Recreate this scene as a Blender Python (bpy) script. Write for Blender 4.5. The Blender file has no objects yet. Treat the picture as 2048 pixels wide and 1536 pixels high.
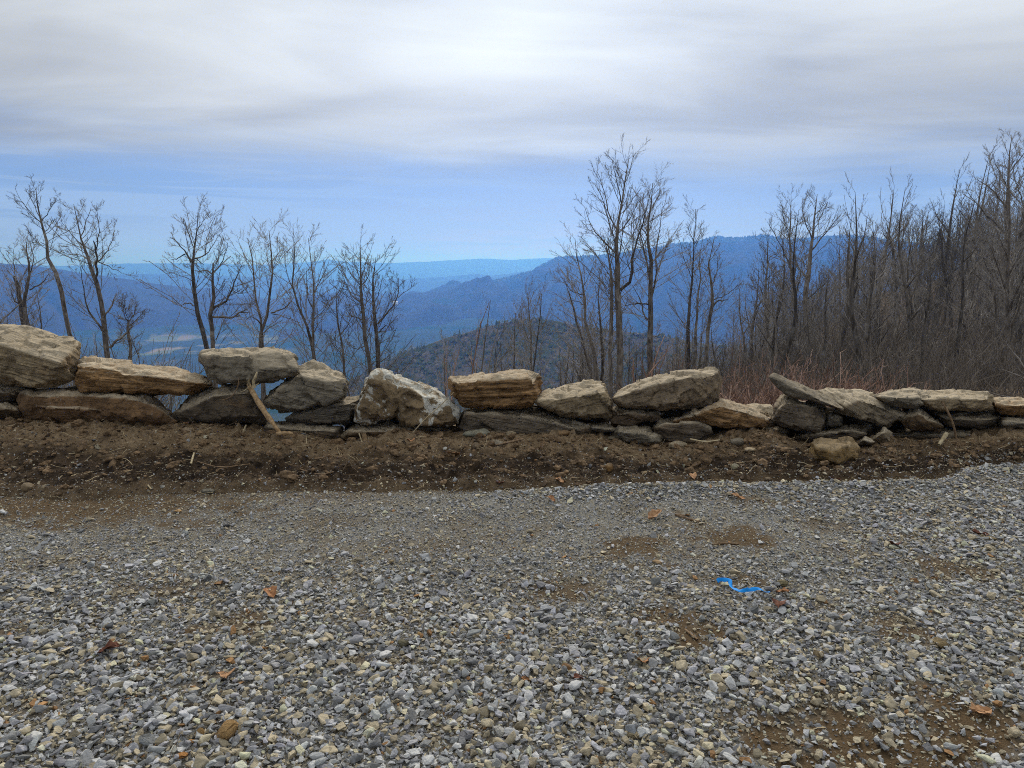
import bpy, bmesh, math, random
import numpy as np
from mathutils import Vector
C = bpy.context.scene.collection
R = math.radians
SC = bpy.context.scene

# ------------------------------------------------------------------ camera, sky, sun, exposure
EYE, PITCH, FOC = 1.6, R(9.2), 1462.0            # eye height, downward tilt, focal length in photo pixels
cam_data = bpy.data.cameras.new('camera')
cam_data.sensor_width = 36.0
cam_data.lens = 36.0 * FOC / 2048.0
cam_data.clip_start, cam_data.clip_end = 0.05, 90000.0
cam = bpy.data.objects.new('camera', cam_data)
C.objects.link(cam)
cam.location = (0, 0, EYE)
cam.rotation_euler = (R(90) - PITCH, 0, 0)
SC.camera = cam

SUN_AZ, SUN_EL = R(4.0), R(33.0)                 # veiled sun ahead of the camera, a little to the right
sun_data = bpy.data.lights.new('sun', 'SUN')
sun_data.energy, sun_data.angle, sun_data.color = 1.5, R(14), (1.0, 0.93, 0.83)
sun = bpy.data.objects.new('sun', sun_data)
C.objects.link(sun)
sd = Vector((math.sin(SUN_AZ) * math.cos(SUN_EL), math.cos(SUN_AZ) * math.cos(SUN_EL), math.sin(SUN_EL)))
sun.rotation_euler = sd.to_track_quat('Z', 'Y').to_euler()

SC.view_settings.view_transform = 'Standard'
SC.view_settings.look = 'None'
SC.view_settings.exposure = 0.66
SC.view_settings.gamma = 1.0
SC.view_settings.use_curve_mapping = False
SC.render.engine = 'CYCLES'
SC.cycles.use_denoising = False                # the grain of 128 samples keeps twigs and grit crisp
SC.cycles.filter_width = 1.0
SC.cycles.max_bounces = 6
SC.cycles.diffuse_bounces = 3
SC.cycles.glossy_bounces = 2
SC.cycles.volume_bounces = 4
SC.cycles.sample_clamp_indirect = 1.5
SC.cycles.sample_clamp_direct = 6.0
SC.cycles.use_light_tree = True


class NT:
    """small helper for node trees"""
    def __init__(self, tree):
        self.t = tree
        tree.nodes.clear()

    def n(self, typ, ins=None, **kw):
        nd = self.t.nodes.new(typ)
        for k, v in kw.items():
            setattr(nd, k, v)
        for k, v in (ins or {}).items():
            s = nd.inputs[k]
            if isinstance(v, tuple) and len(v) == 2 and hasattr(v[0], 'outputs'):
                self.t.links.new(v[0].outputs[v[1]], s)
            elif hasattr(v, 'outputs'):
                self.t.links.new(v.outputs[0], s)
            else:
                s.default_value = v
        return nd

    def m(self, op, a, b=0.0, c=None, clamp=False):
        ins = {0: a, 1: b}
        if c is not None:
            ins[2] = c
        return self.n('ShaderNodeMath', ins, operation=op, use_clamp=clamp)

    def ss(self, v, lo, hi, a=0.0, b=1.0):
        return self.n('ShaderNodeMapRange', {'Value': v, 'From Min': lo, 'From Max': hi, 'To Min': a, 'To Max': b}, interpolation_type='SMOOTHSTEP')

    def mix(self, f, a, b, blend='MIX'):
        nd = self.t.nodes.new('ShaderNodeMix')
        nd.data_type, nd.blend_type = 'RGBA', blend
        for k, v in ((0, f), (6, a), (7, b)):
            s = nd.inputs[k]
            if isinstance(v, tuple) and len(v) == 2 and hasattr(v[0], 'outputs'):
                self.t.links.new(v[0].outputs[v[1]], s)
            elif hasattr(v, 'outputs'):
                o = v.outputs[2] if v.bl_idname == 'ShaderNodeMix' else v.outputs[0]
                self.t.links.new(o, s)
            elif k == 0:
                s.default_value = v
            else:
                s.default_value = (v[0], v[1], v[2], 1.0)
        return nd

    def noise(self, vec, scale, detail=4.0, rough=0.55, dist=0.0):
        ins = {'Scale': scale, 'Detail': detail, 'Roughness': rough, 'Distortion': dist}
        if vec is not None:
            ins['Vector'] = vec
        return self.n('ShaderNodeTexNoise', ins)


def build_world():
    w = bpy.data.worlds.new('World')
    SC.world = w
    w.use_nodes = True
    T = NT(w.node_tree)
    tc = T.n('ShaderNodeTexCoord')
    d = (tc, 'Generated')
    sp = T.n('ShaderNodeSeparateXYZ', {0: d})
    el = T.m('MULTIPLY', T.m('ARCSINE', (sp, 2)), 57.2958)
    az = T.m('MULTIPLY', T.m('ARCTAN2', (sp, 0), (sp, 1)), 57.2958)
    # a sheet of cloud far overhead: the direction is projected on to a plane
    den = T.m('ADD', T.m('MAXIMUM', (sp, 2), 0.0), 0.055)
    cp = T.n('ShaderNodeCombineXYZ', {0: T.m('DIVIDE', (sp, 0), den), 1: T.m('DIVIDE', (sp, 1), den), 2: 3.7})
    cpx = T.n('ShaderNodeMapping', {'Vector': cp, 'Scale': (0.55, 1.0, 1.0)})
    n1 = T.noise(cpx, 0.42, 5.0, 0.5, 0.6)
    n2 = T.noise(cpx, 0.95, 6.0, 0.55, 0.9)
    # streaks low in the sky, in azimuth and elevation
    lp = T.n('ShaderNodeCombineXYZ', {0: T.m('MULTIPLY', az, 0.055), 1: T.m('MULTIPLY', el, 1.0), 2: 8.3})
    n3 = T.noise(lp, 1.0, 6.0, 0.55, 0.7)
    lp2 = T.n('ShaderNodeCombineXYZ', {0: T.m('MULTIPLY', az, 0.03), 1: T.m('MULTIPLY', el, 0.16), 2: 1.2})
    n4 = T.noise(lp2, 1.0, 4.0, 0.5, 0.4)
    sky = T.n('ShaderNodeTexSky', sky_type='NISHITA', sun_disc=False, sun_elevation=SUN_EL, sun_rotation=SUN_AZ, altitude=900.0)
    # clear gap low down: the real sky, veiled by thin cloud
    gap = T.mix(0.80, sky, (0.85, 1.95, 5.0))
    st = T.ss(n3, 0.43, 0.57)
    hz = T.ss(el, 2.6, 0.3)
    thin = T.m('ADD', T.m('MULTIPLY', st, 0.60), T.m('MULTIPLY', hz, 0.62), clamp=True)
    low = T.mix(thin, gap, (3.05, 4.25, 6.6))
    # overcast deck
    lum = T.m('ADD', T.m('MULTIPLY', T.ss(n2, 0.3, 0.72), 0.24), T.m('MULTIPLY', T.ss(n1, 0.32, 0.68), 0.34))
    s = T.n('ShaderNodeVectorMath', {0: d, 1: tuple(Vector((math.sin(R(0)) * math.cos(R(17)), math.cos(R(0)) * math.cos(R(17)), math.sin(R(17)))))}, operation='DOT_PRODUCT')
    glow = T.m('MULTIPLY', T.m('POWER', T.m('MAXIMUM', (s, 'Value'), 0.0), 70.0), 0.22)
    lum = T.m('ADD', T.m('ADD', lum, 0.51), glow)
    deck = T.mix(T.ss(T.m('ADD', el, T.m('MULTIPLY', n4, 6.0)), 7.0, 16.0), (4.1, 5.0, 6.2), (5.6, 5.88, 6.0))
    deck = T.n('ShaderNodeVectorMath', {0: (deck, 2), 'Scale': lum}, operation='SCALE')
    # an overcast sky grows brighter towards the zenith, and most round the veiled sun
    cie = T.m('MULTIPLY', T.m('ADD', 1.0, T.m('MULTIPLY', T.m('MAXIMUM', (sp, 2), 0.0), 3.4)), 0.58)
    sv = T.n('ShaderNodeVectorMath', {0: d, 1: (math.sin(R(2.5)) * math.cos(R(32)), math.cos(R(2.5)) * math.cos(R(32)), math.sin(R(32)))}, operation='DOT_PRODUCT')
    aur = T.m('MULTIPLY', T.m('POWER', T.m('MAXIMUM', (sv, 'Value'), 0.0), 60.0), 1.2)
    deck = T.n('ShaderNodeVectorMath', {0: deck, 'Scale': T.m('MULTIPLY', T.m('ADD', cie, aur), T.m('ADD', 0.84, T.m('MULTIPLY', (sp, 1), 0.16)))}, operation='SCALE')
    edge = T.m('ADD', el, T.m('MULTIPLY', T.m('SUBTRACT', n4, 0.5), 9.0))
    edge = T.m('ADD', edge, T.m('MULTIPLY', T.m('SUBTRACT', n3, 0.5), 2.2))
    m = T.ss(edge, 4.9, 10.2)
    col = T.mix(m, low, deck)
    # below the horizon: dull ground light
    col = T.mix(T.ss(el, -0.3, -3.0), col, (0.9, 0.95, 1.0))
    bg = T.n('ShaderNodeBackground', {'Color': (col, 2), 'Strength': 0.079})
    T.n('ShaderNodeOutputWorld', {'Surface': bg})
    w.cycles.sampling_method = 'MANUAL'
    w.cycles.sample_map_resolution = 512


build_world()

# ------------------------------------------------------------------ helpers
CP, SP = math.cos(PITCH), math.sin(PITCH)


def ray(px, py):
    """direction of a photo pixel, y component 1"""
    x, u = (px - 1024.0) / FOC, (768.0 - py) / FOC
    v = np.array([x, CP + u * SP, -SP + u * CP])
    return v / v[1]


def at(px, py, Y):
    """point seen at a photo pixel, at distance Y ahead"""
    d = ray(px, py)
    return np.array([d[0] * Y, Y, EYE + d[2] * Y])


def ground_at(px, py, z=0.0):
    d = ray(px, py)
    Y = (z - EYE) / d[2]
    return np.array([d[0] * Y, Y, z])


_rs = np.random.RandomState(7)
_perm = np.concatenate([_rs.permutation(256)] * 3).astype(np.int32)
_grad = _rs.normal(size=(256, 3)).astype(np.float32)
_grad /= np.linalg.norm(_grad, axis=1)[:, None]


def noise3(x, y, z):
    x, y, z = np.broadcast_arrays(np.asarray(x, np.float32), np.asarray(y, np.float32), np.asarray(z, np.float32))
    xi, yi, zi = np.floor(x).astype(np.int32), np.floor(y).astype(np.int32), np.floor(z).astype(np.int32)
    xf, yf, zf = x - xi, y - yi, z - zi
    xi &= 255; yi &= 255; zi &= 255
    u, v, w = [t * t * t * (t * (t * 6 - 15) + 10) for t in (xf, yf, zf)]

    def g(i, j, k):
        h = _perm[_perm[_perm[xi + i] + yi + j] + zi + k]
        gr = _grad[h]
        return gr[..., 0] * (xf - i) + gr[..., 1] * (yf - j) + gr[..., 2] * (zf - k)

    def lerp(a, b, t):
        return a + t * (b - a)
    return lerp(lerp(lerp(g(0, 0, 0), g(1, 0, 0), u), lerp(g(0, 1, 0), g(1, 1, 0), u), v),
                lerp(lerp(g(0, 0, 1), g(1, 0, 1), u), lerp(g(0, 1, 1), g(1, 1, 1), u), v), w) * 1.6


def fbm(x, y, z=0.0, octs=5, gain=0.5, ridged=False):
    t, a, f, s = 0.0, 1.0, 1.0, 0.0
    for o in range(octs):
        n = noise3(x * f + o * 17.3, y * f + o * 9.1, np.asarray(z, np.float32) * f + o * 5.7)
        t = t + a * ((1 - 2 * np.abs(n)) if ridged else n)
        s += a
        a *= gain
        f *= 2.03
    return t / s


def sstep(v, lo, hi):
    t = np.clip((v - lo) / (hi - lo), 0, 1)
    return t * t * (3 - 2 * t)


def mesh_np(name, V, F, mat=None, parent=None, smooth=True, attrs=None):
    """one mesh object from numpy arrays; F an (n,3) or (n,4) index array"""
    me = bpy.data.meshes.new(name)
    V = np.asarray(V, np.float32)
    F = np.asarray(F, np.int32)
    k = F.shape[1]
    me.vertices.add(len(V))
    me.vertices.foreach_set('co', V.ravel())
    me.loops.add(F.size)
    me.loops.foreach_set('vertex_index', F.ravel())
    me.polygons.add(len(F))
    me.polygons.foreach_set('loop_start', np.arange(0, F.size, k, dtype=np.int32))
    me.polygons.foreach_set('loop_total', np.full(len(F), k, np.int32))
    me.update(calc_edges=True)
    if smooth:
        me.polygons.foreach_set('use_smooth', np.ones(len(F), bool))
    for an, val in (attrs or {}).items():
        val = np.asarray(val, np.float32)
        if val.ndim == 1:
            a = me.attributes.new(an, 'FLOAT', 'POINT')
            a.data.foreach_set('value', val)
        else:
            a = me.attributes.new(an, 'FLOAT_VECTOR', 'POINT')
            a.data.foreach_set('vector', val.ravel())
    if mat:
        me.materials.append(mat)
    o = bpy.data.objects.new(name, me)
    C.objects.link(o)
    if parent:
        o.parent = parent
    return o


def grid_faces(nu, nv):
    i = np.arange(nu - 1)[:, None] * nv + np.arange(nv - 1)[None, :]
    i = i.ravel()
    return np.stack([i, i + 1, i + nv + 1, i + nv], 1)


def tag(o, label=None, cat=None, group=None, kind=None):
    for k, v in (('label', label), ('category', cat), ('group', group), ('kind', kind)):
        if v:
            o[k] = v
    return o


def empty(name, loc, label=None, cat=None, group=None):
    o = bpy.data.objects.new(name, None)
    C.objects.link(o)
    o.location = loc
    o.empty_display_size = 0.2
    return tag(o, label, cat, group)


def material(name):
    m = bpy.data.materials.new(name)
    m.use_nodes = True
    T = NT(m.node_tree)
    return m, T


def finish(T, col, rough=0.9, bump=None, bump_dist=0.01, strength=1.0, spec=0.25, normal=None):
    ins = {'Roughness': rough, 'Specular IOR Level': spec}
    nd = T.n('ShaderNodeBsdfPrincipled', ins)
    if isinstance(col, (tuple, list)) and not hasattr(col[0], 'outputs'):
        nd.inputs['Base Color'].default_value = (*col[:3], 1)
    else:
        o = col[0].outputs[col[1]] if isinstance(col, tuple) else (col.outputs[2] if col.bl_idname == 'ShaderNodeMix' else col.outputs[0])
        T.t.links.new(o, nd.inputs['Base Color'])
    if bump is not None:
        b = T.n('ShaderNodeBump', {'Height': bump, 'Distance': bump_dist, 'Strength': strength})
        T.t.links.new(b.outputs[0], nd.inputs['Normal'])
    T.n('ShaderNodeOutputMaterial', {'Surface': nd})
    return nd

# ------------------------------------------------------------------ the far country
def mat_wooded(name, brown, green, amount, scale, fields=0.0, gully_shade=0.75):
    m, T = material(name)
    g = T.n('ShaderNodeNewGeometry')
    p = (g, 'Position')
    n = T.noise(p, scale, 6, 0.62, 0.3)
    n2 = T.noise(p, scale * 9, 4, 0.65)
    f = T.ss(T.m('ADD', n, T.m('MULTIPLY', T.m('SUBTRACT', n2, 0.5), 0.5)), 0.62 - amount, 0.70 - amount)
    c = T.mix(f, brown, green)
    n3 = T.noise(p, scale * 40, 3, 0.7)
    spur = T.n('ShaderNodeAttribute', attribute_name='spur')
    c = T.mix(T.m('MULTIPLY', (spur, 'Fac'), gully_shade), c, tuple(v * 0.35 for v in green))  # shading of the gullies put into the colour
    c = T.mix(T.m('MULTIPLY', T.ss(n3, 0.35, 0.65), 0.55), c, tuple(v * 0.45 for v in brown))
    if fields:
        fa = T.n('ShaderNodeAttribute', attribute_name='field')
        v = T.n('ShaderNodeTexVoronoi', {'Vector': p, 'Scale': 0.009}, feature='F1')
        fc = T.mix((T.n('ShaderNodeSeparateColor', {0: (v, 'Color')}), 0), (0.27, 0.22, 0.14), (0.14, 0.17, 0.08))
        c = T.mix((fa, 'Fac'), c, fc)
    finish(T, c, 1.0, bump=T.m('ADD', n3, n2), bump_dist=6.0, strength=0.7, spec=0.0)
    return m


M_RIDGE = mat_wooded('wooded_ridge', (0.068, 0.062, 0.05), (0.036, 0.06, 0.035), 0.02, 0.0035)
M_HILL = mat_wooded('pine_hill', (0.21, 0.185, 0.14), (0.11, 0.14, 0.08), 0.14, 0.013, 0.0, 0.2)
M_VALLEY = mat_wooded('valley_floor', (0.065, 0.085, 0.055), (0.032, 0.07, 0.035), 0.10, 0.004, 1.0)


def pix_azel(px, py):
    d = ray(px, py)
    return math.atan2(d[0], d[1]), d[2] / math.hypot(d[0], d[1])


VALLEY_Z = -310.0


def ridge(name, crest, Rl, Rr, front, back, amp, freq, nth, nr, mat, base=VALLEY_Z - 15, shape=0.9, seed=0.0, crest_noise=0.0):
    """a mountain ridge standing in the valley: crest heights seen in the photo, slopes cut by spurs and gullies"""
    ae = np.array([pix_azel(*c) for c in crest])
    th = np.linspace(ae[0, 0], ae[-1, 0], nth)
    el = np.interp(th, ae[:, 0], ae[:, 1])
    k = max(2, nth // 420)
    ker = np.hanning(2 * k + 1); ker /= ker.sum()
    el = np.convolve(np.pad(el, k, mode='edge'), ker, mode='valid')
    Rc = np.interp(th, [th[0], th[-1]], [Rl, Rr])
    s = np.concatenate([-np.linspace(1, 0, nr, endpoint=False) ** 1.15, np.linspace(0, 1, max(6, nr // 3))])
    S, TH = np.meshgrid(s, th)
    Rg = Rc[:, None] * np.ones_like(S)
    zc = EYE + Rg * el[:, None]
    r = Rg + np.where(S < 0, S * front, S * back)
    x, y = r * np.sin(TH), r * np.cos(TH)
    a = np.abs(S)
    wx = x + 180 * noise3(x / 600, y / 600, seed) * a
    # spurs run down the slope: noise stretched along the fall line
    sp1 = fbm(TH * Rg * freq + 0.5 * noise3(x / 500, y / 500, seed + 3), r * freq * 0.30, seed, 5, 0.5, True)
    sp2 = fbm(wx * freq * 2.1, y * freq * 2.1, seed + 9, 4, 0.5)
    prof = (1 - a) ** shape
    z = base + (zc - base) * prof
    env = sstep(a, 0.0, 0.3) * sstep(a, 1.0, 0.75)
    gully_shade = sstep(sp1, 0.30, -0.05) * sstep(a, 0.03, 0.15)     # gullies coloured darker to stand in for their shading
    z = z + amp * env * (sp1 * 0.9 - 0.15) + amp * 0.35 * env * sp2
    z = z + crest_noise * (1 - sstep(a, 0, 0.2)) * fbm(x / 90, y / 90, seed + 4, 4, 0.6)
    o = mesh_np(name, np.stack([x, y, z], -1).reshape(-1, 3), grid_faces(nth, len(s)), mat, attrs={'spur': gully_shade.ravel()})
    o['kind'] = 'structure'
    return o, np.stack([x, y, z], -1)


ridge('distant_mountain_ridge', [(-700, 540), (-300, 522), (0, 528), (130, 532), (250, 527), (380, 526), (520, 530), (620, 524), (655, 519), (700, 524), (780, 526), (860, 523), (930, 519), (970, 517), (1020, 520),
      (1090, 516), (1200, 520), (1500, 515), (1800, 500), (1900, 487), (2000, 484), (2048, 482), (2400, 470)], 13500, 13000, 1300, 900, 50, 1 / 800, 900, 20, M_RIDGE, seed=1.0, crest_noise=10)
ridge('distant_mountain_ridge', [(-600, 560), (60, 552), (300, 548), (560, 556), (700, 562), (800, 558), (850, 556), (905, 553), (950, 547), (985, 551), (1050, 543), (1110, 546), (1300, 560), (1500, 580)], 9200, 8600, 1100, 700, 50, 1 / 600, 700, 24, M_RIDGE, seed=2.0, crest_noise=7)
ridge('mountain_ridge', [(-900, 500), (-300, 515), (0, 526), (60, 530), (130, 541), (200, 551), (300, 565), (400, 580), (470, 592), (560, 607), (680, 590), (790, 596), (880, 604), (1000, 620)], 5000, 4900, 1300, 900, 100, 1 / 620, 900, 50, M_RIDGE, seed=3.0, crest_noise=8)
MAIN_RIDGE, MR = ridge('mountain_ridge', [(560, 690), (650, 660), (740, 628), (820, 602), (880, 588), (940, 570), (985, 562), (1030, 552), (1060, 544), (1085, 530), (1112, 515), (1150, 513), (1195, 511), (1240, 506), (1300, 497), (1345, 489),
      (1385, 484), (1432, 473), (1475, 476), (1525, 470), (1570, 478), (1610, 477), (1650, 472), (1695, 470), (1740, 474), (1800, 484), (1870, 490), (1950, 500), (2060, 515), (2500, 560)], 4500, 4500, 1500, 900, 150, 1 / 520, 1500, 80, M_RIDGE, shape=0.95, seed=4.0, crest_noise=9)
NEAR_HILL, NH = ridge('wooded_hill', [(560, 856), (640, 798), (700, 762), (760, 730), (820, 702), (880, 680), (940, 663), (1000, 649), (1050, 642), (1090, 640), (1140, 646), (1200, 660), (1300, 668), (1420, 690), (1600, 720), (1800, 760)], 760, 760, 290, 260, 18, 1 / 105, 420, 90, M_HILL, shape=0.8, seed=5.0, crest_noise=4, base=VALLEY_Z + 25)


def valley():
    th = np.linspace(R(-75), R(75), 700)
    r = np.geomspace(420, 16000, 300)
    Rr, TH = np.meshgrid(r, th)
    x, y = Rr * np.sin(TH), Rr * np.cos(TH)
    h = fbm(x / 900 + 3, y / 900, 2.0, 6, 0.52)
    hills = 120 * np.clip(h + 0.10, 0, 1) * sstep(Rr, 4300, 3300) + 12 * np.clip(h, 0, 1)
    z = VALLEY_Z + hills
    fl = sstep(fbm(x / 230 + 9, y / 300, 5.0, 5, 0.55), 0.12, 0.2) * sstep(h, 0.06, -0.05)
    fl = fl * sstep(Rr, 2300, 3000)
    o = mesh_np('valley', np.stack([x, y, z], -1).reshape(-1, 3), grid_faces(len(th), len(r)), M_VALLEY, attrs={'field': fl.ravel()})
    o['kind'] = 'structure'


valley()

# near hillside below the wall: height table over azimuth and distance
_TH = np.radians([-180, -100, -60, -35, -27, -20, -10, 0, 8, 14, 20, 27, 35, 60, 100, 180])
_RR = np.log([6.6, 9, 13, 20, 30, 45, 70, 110, 170, 300, 600, 1200])
_L = [0, -.5, -1.2, -2.4, -3.6, -6, -16, -35, -65, -130, -290, -330]
_Z = np.array([[0] * 12, [0, -.2, -.5, -1, -1.5, -2, -4, -10, -25, -80, -200, -330], _L, _L,
               [0, -.6, -1.5, -3, -5, -9, -20, -41, -71, -136, -290, -330],
               [0, -.9, -2.5, -5, -9, -16, -29, -50, -80, -145, -290, -330],
               [0, -1.1, -3, -6.5, -11, -18, -30, -52, -85, -150, -290, -330],
               [0, -1.1, -3, -6.5, -11, -18, -30, -52, -85, -150, -290, -330],
               [0, -.8, -2, -4.2, -7, -12, -22, -42, -75, -140, -290, -330],
               [0, -.6, -1.5, -3, -5, -8, -13, -24, -50, -130, -290, -330],
               [0, -.5, -1.2, -2.3, -3.6, -5.5, -8, -10, -22, -100, -280, -330],
               [0, -.4, -.9, -1.7, -2.6, -3.8, -5, -4, -4, -60, -260, -330],
               [0, -.3, -.7, -1.2, -1.8, -2.5, -2.5, 1, 5, -20, -220, -330],
               [0, -.3, -.7, -1.0, -1.2, -1.5, -1, 3, 9, 0, -180, -330],
               [0, -.2, -.4, -.6, -.8, -1, 0, 3, 8, 0, -150, -330], [0] * 12], float)


def slope_z(x, y):
    """height of the hillside behind the wall"""
    x, y = np.asarray(x, float), np.asarray(y, float)
    th, lr = np.arctan2(x, y), np.log(np.maximum(np.hypot(x, y), 1.0))
    i = np.clip(np.searchsorted(_TH, th) - 1, 0, len(_TH) - 2)
    j = np.clip(np.searchsorted(_RR, lr) - 1, 0, len(_RR) - 2)
    a = np.clip((th - _TH[i]) / (_TH[i + 1] - _TH[i]), 0, 1)
    b = np.clip((lr - _RR[j]) / (_RR[j + 1] - _RR[j]), 0, 1)
    a = a * a * (3 - 2 * a)
    z = (_Z[i, j] * (1 - a) + _Z[i + 1, j] * a) * (1 - b) + (_Z[i, j + 1] * (1 - a) + _Z[i + 1, j + 1] * a) * b
    r = np.exp(lr)
    n = fbm(x / 9.0, y / 9.0, 1.0, 4, 0.5) * np.clip((r - 9) / 30, 0, 1) * 0.9 + fbm(x / 60, y / 60, 4.0, 3) * np.clip((r - 40) / 100, 0, 1) * 5
    return z + n - 0.02


def hillside():
    m, T = material('leaf_litter_slope')
    g = T.n('ShaderNodeNewGeometry')
    n = T.noise((g, 'Position'), 0.35, 7, 0.65)
    n2 = T.noise((g, 'Position'), 5.0, 5, 0.7)
    c = T.mix(T.ss(n, 0.35, 0.65), (0.075, 0.052, 0.036), (0.24, 0.185, 0.135))
    c = T.mix(T.ss(n2, 0.5, 0.7), c, (0.09, 0.066, 0.05))
    finish(T, c, 1.0, bump=n2, bump_dist=0.12, strength=0.8, spec=0.0)
    th = np.radians(np.concatenate([np.linspace(-180, -50, 60, endpoint=False), np.linspace(-50, 50, 420, endpoint=False), np.linspace(50, 180, 60)]))
    r = np.geomspace(7.3, 900, 150)
    r[0] = 6.4
    Rr, TH = np.meshgrid(r, th)
    x, y = Rr * np.sin(TH), Rr * np.cos(TH)
    z = slope_z(x, y)
    back = sstep(np.cos(TH), 0.45, 0.1)
    z = z * (1 - back) + np.minimum(z, -0.25) * back
    z[:, 0] -= 0.5
    o = mesh_np('hillside', np.stack([x, y, z], -1).reshape(-1, 3), grid_faces(len(th), len(r)), m)
    o['kind'] = 'structure'


hillside()


def haze():
    m, T = material('haze_air')
    v = T.n('ShaderNodeVolumePrincipled', {'Color': (*HAZE_COL, 1), 'Density': HAZE_DENS, 'Anisotropy': HAZE_G, 'Absorption Color': (0.7, 0.68, 1, 1)})
    T.n('ShaderNodeOutputMaterial', {'Volume': v})
    bm = bmesh.new()
    bmesh.ops.create_cube(bm, size=1.0)
    lo, hi = Vector((-23000, -1300, VALLEY_Z - 40)), Vector((23000, 22500, 245.0))
    for vv in bm.verts:
        vv.co = Vector((lo[i] if vv.co[i] < 0 else hi[i] for i in range(3)))
    me = bpy.data.meshes.new('haze')
    bm.to_mesh(me)
    bm.free()
    me.materials.append(m)
    o = bpy.data.objects.new('haze', me)
    C.objects.link(o)
    o['kind'] = 'stuff'
    return o


HAZE_COL, HAZE_DENS, HAZE_G = (0.105, 0.335, 1.0), 1.95e-4, 0.62
HZ = haze()

# ------------------------------------------------------------------ gravel drive and the soil bank under the wall
_EDGE = np.array([ground_at(*p)[:2] for p in [(-700, 985), (-300, 985), (0, 992), (150, 1000), (300, 990), (420, 988), (560, 984), (700, 982), (850, 980), (1000, 978), (1150, 975), (1300, 968), (1450, 966),
                                              (1700, 966), (1800, 964), (1880, 958), (1925, 945), (1960, 936), (2048, 931), (2300, 915), (2800, 905)]])
_CREST = [(-900, 846), (0, 846), (60, 850), (250, 853), (355, 858), (385, 853), (520, 868), (560, 866), (620, 875), (690, 888), (750, 880), (800, 864), (850, 869), (900, 874), (960, 869), (1050, 874), (1150, 873),
          (1250, 887), (1330, 892), (1440, 883), (1500, 872), (1530, 862), (1575, 878), (1620, 892), (1720, 892), (1800, 883), (1900, 883), (2000, 880), (2048, 870), (2900, 860)]
_CRY = 6.0
_CR = np.array([at(px, py, _CRY) for px, py in _CREST])


def edge_y(x):
    x = np.asarray(x, float)
    return np.interp(x, _EDGE[:, 0], _EDGE[:, 1]) + 0.10 * fbm(x / 0.7, 3.0, 1.0, 4) + 0.055 * fbm(x / 0.12, 7.0, 1.0, 4, 0.6)


def drive_z(x, y):
    x, y = np.asarray(x, float), np.asarray(y, float)
    rut = -0.022 * np.exp(-((y - 4.35 - 0.05 * x) / 0.35) ** 2) - 0.014 * np.exp(-((y - 3.4 - 0.10 * x) / 0.25) ** 2)
    rim = 0.03 * np.exp(-((y - edge_y(x) + 0.12) / 0.1) ** 2) * sstep(x, -0.6, 1.2)
    return rut + rim + 0.022 * fbm(x / 0.9, y / 0.7, 2.0, 3) + 0.006 * fbm(x / 0.12, y / 0.12, 5.0, 3)


PATCHES = [(1265, 1095, 75, 28, 1.0), (1385, 1050, 60, 16, .5), (1480, 1072, 90, 26, 1.0), (1130, 1172, 90, 30, .9), (1372, 1242, 90, 45, 1.0), (1900, 1132, 90, 22, .9), (1820, 1258, 90, 35, .9), (500, 1245, 60, 26, .9), (420, 1262, 50, 16, .7),
           (60, 1008, 260, 26, 1.0), (240, 1030, 200, 22, .8), (330, 1178, 160, 22, .6), (20, 1262, 50, 20, .8), (1760, 1505, 330, 75, 1.0), (1950, 1455, 160, 50, 1.0), (1600, 1435, 120, 26, .8), (1830, 1390, 110, 24, .8), (150, 1010, 380, 34, 1.0), (1980, 1430, 90, 60, .8), (1500, 1440, 120, 30, .6), (1180, 1400, 80, 24, .35), (760, 1325, 70, 20, .7),
           (1250, 1325, 60, 14, .5), (1640, 1045, 60, 14, .6), (1480, 1160, 60, 16, .8), (820, 1090, 250, 26, .35), (80, 1420, 90, 40, .5), (930, 1440, 120, 40, .4), (640, 1040, 150, 14, .35), (1560, 1470, 120, 40, .7), (700, 1240, 60, 14, .5),
           (1700, 1100, 90, 14, .5), (1450, 1290, 60, 14, .5), (100, 1120, 140, 20, .5), (560, 1480, 60, 20, .3)]


def soil_mask(x, y):
    """how much brown soil shows between the stones of the drive"""
    x, y = np.asarray(x, float), np.asarray(y, float)
    m = np.zeros(np.broadcast(x, y).shape)
    wob = fbm(x / 0.25, y / 0.25, 8.0, 4, 0.6) + 0.6 * fbm(x / 0.07, y / 0.07, 3.0, 3, 0.6)
    xw, yw = x + 0.16 * fbm(x / 0.3, y / 0.3, 41.0, 3), y + 0.10 * fbm(x / 0.25, y / 0.25, 51.0, 3)
    for px, py, sx, sy, a in PATCHES:
        c, e, f = ground_at(px, py), ground_at(px + sx, py), ground_at(px, py - sy)
        d = np.sqrt(((xw - c[0]) / (e[0] - c[0])) ** 2 + ((yw - c[1]) / (f[1] - c[1])) ** 2)
        m = np.maximum(m, a * sstep(d + 1.25 * wob, 1.15, 0.55))
    m = np.maximum(m, 0.62 * sstep(fbm(x / 0.75 + 5, y / 0.5, 21.0, 4, 0.6) + 0.35 * wob, 0.16, 0.50))
    m = np.maximum(m, 0.85 * sstep(fbm(x / 0.4 + 5, y / 0.3, 31.0, 4, 0.6) + 0.3 * wob + 0.25 * sstep(x - 0.3 * y, -0.2, 1.2) * sstep(y, 3.0, 2.2), 0.36, 0.55))
    near = edge_y(x) - y
    m = np.maximum(m, sstep(near + 0.12 * wob, 0.10, -0.02))
    m = np.maximum(m, 0.7 * sstep(near + 0.3 * wob, 0.5, 0.1) * sstep(x, 0.0, -1.5))
    return np.clip(m + 0.12 * (wob > 0.35), 0, 1)


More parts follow.
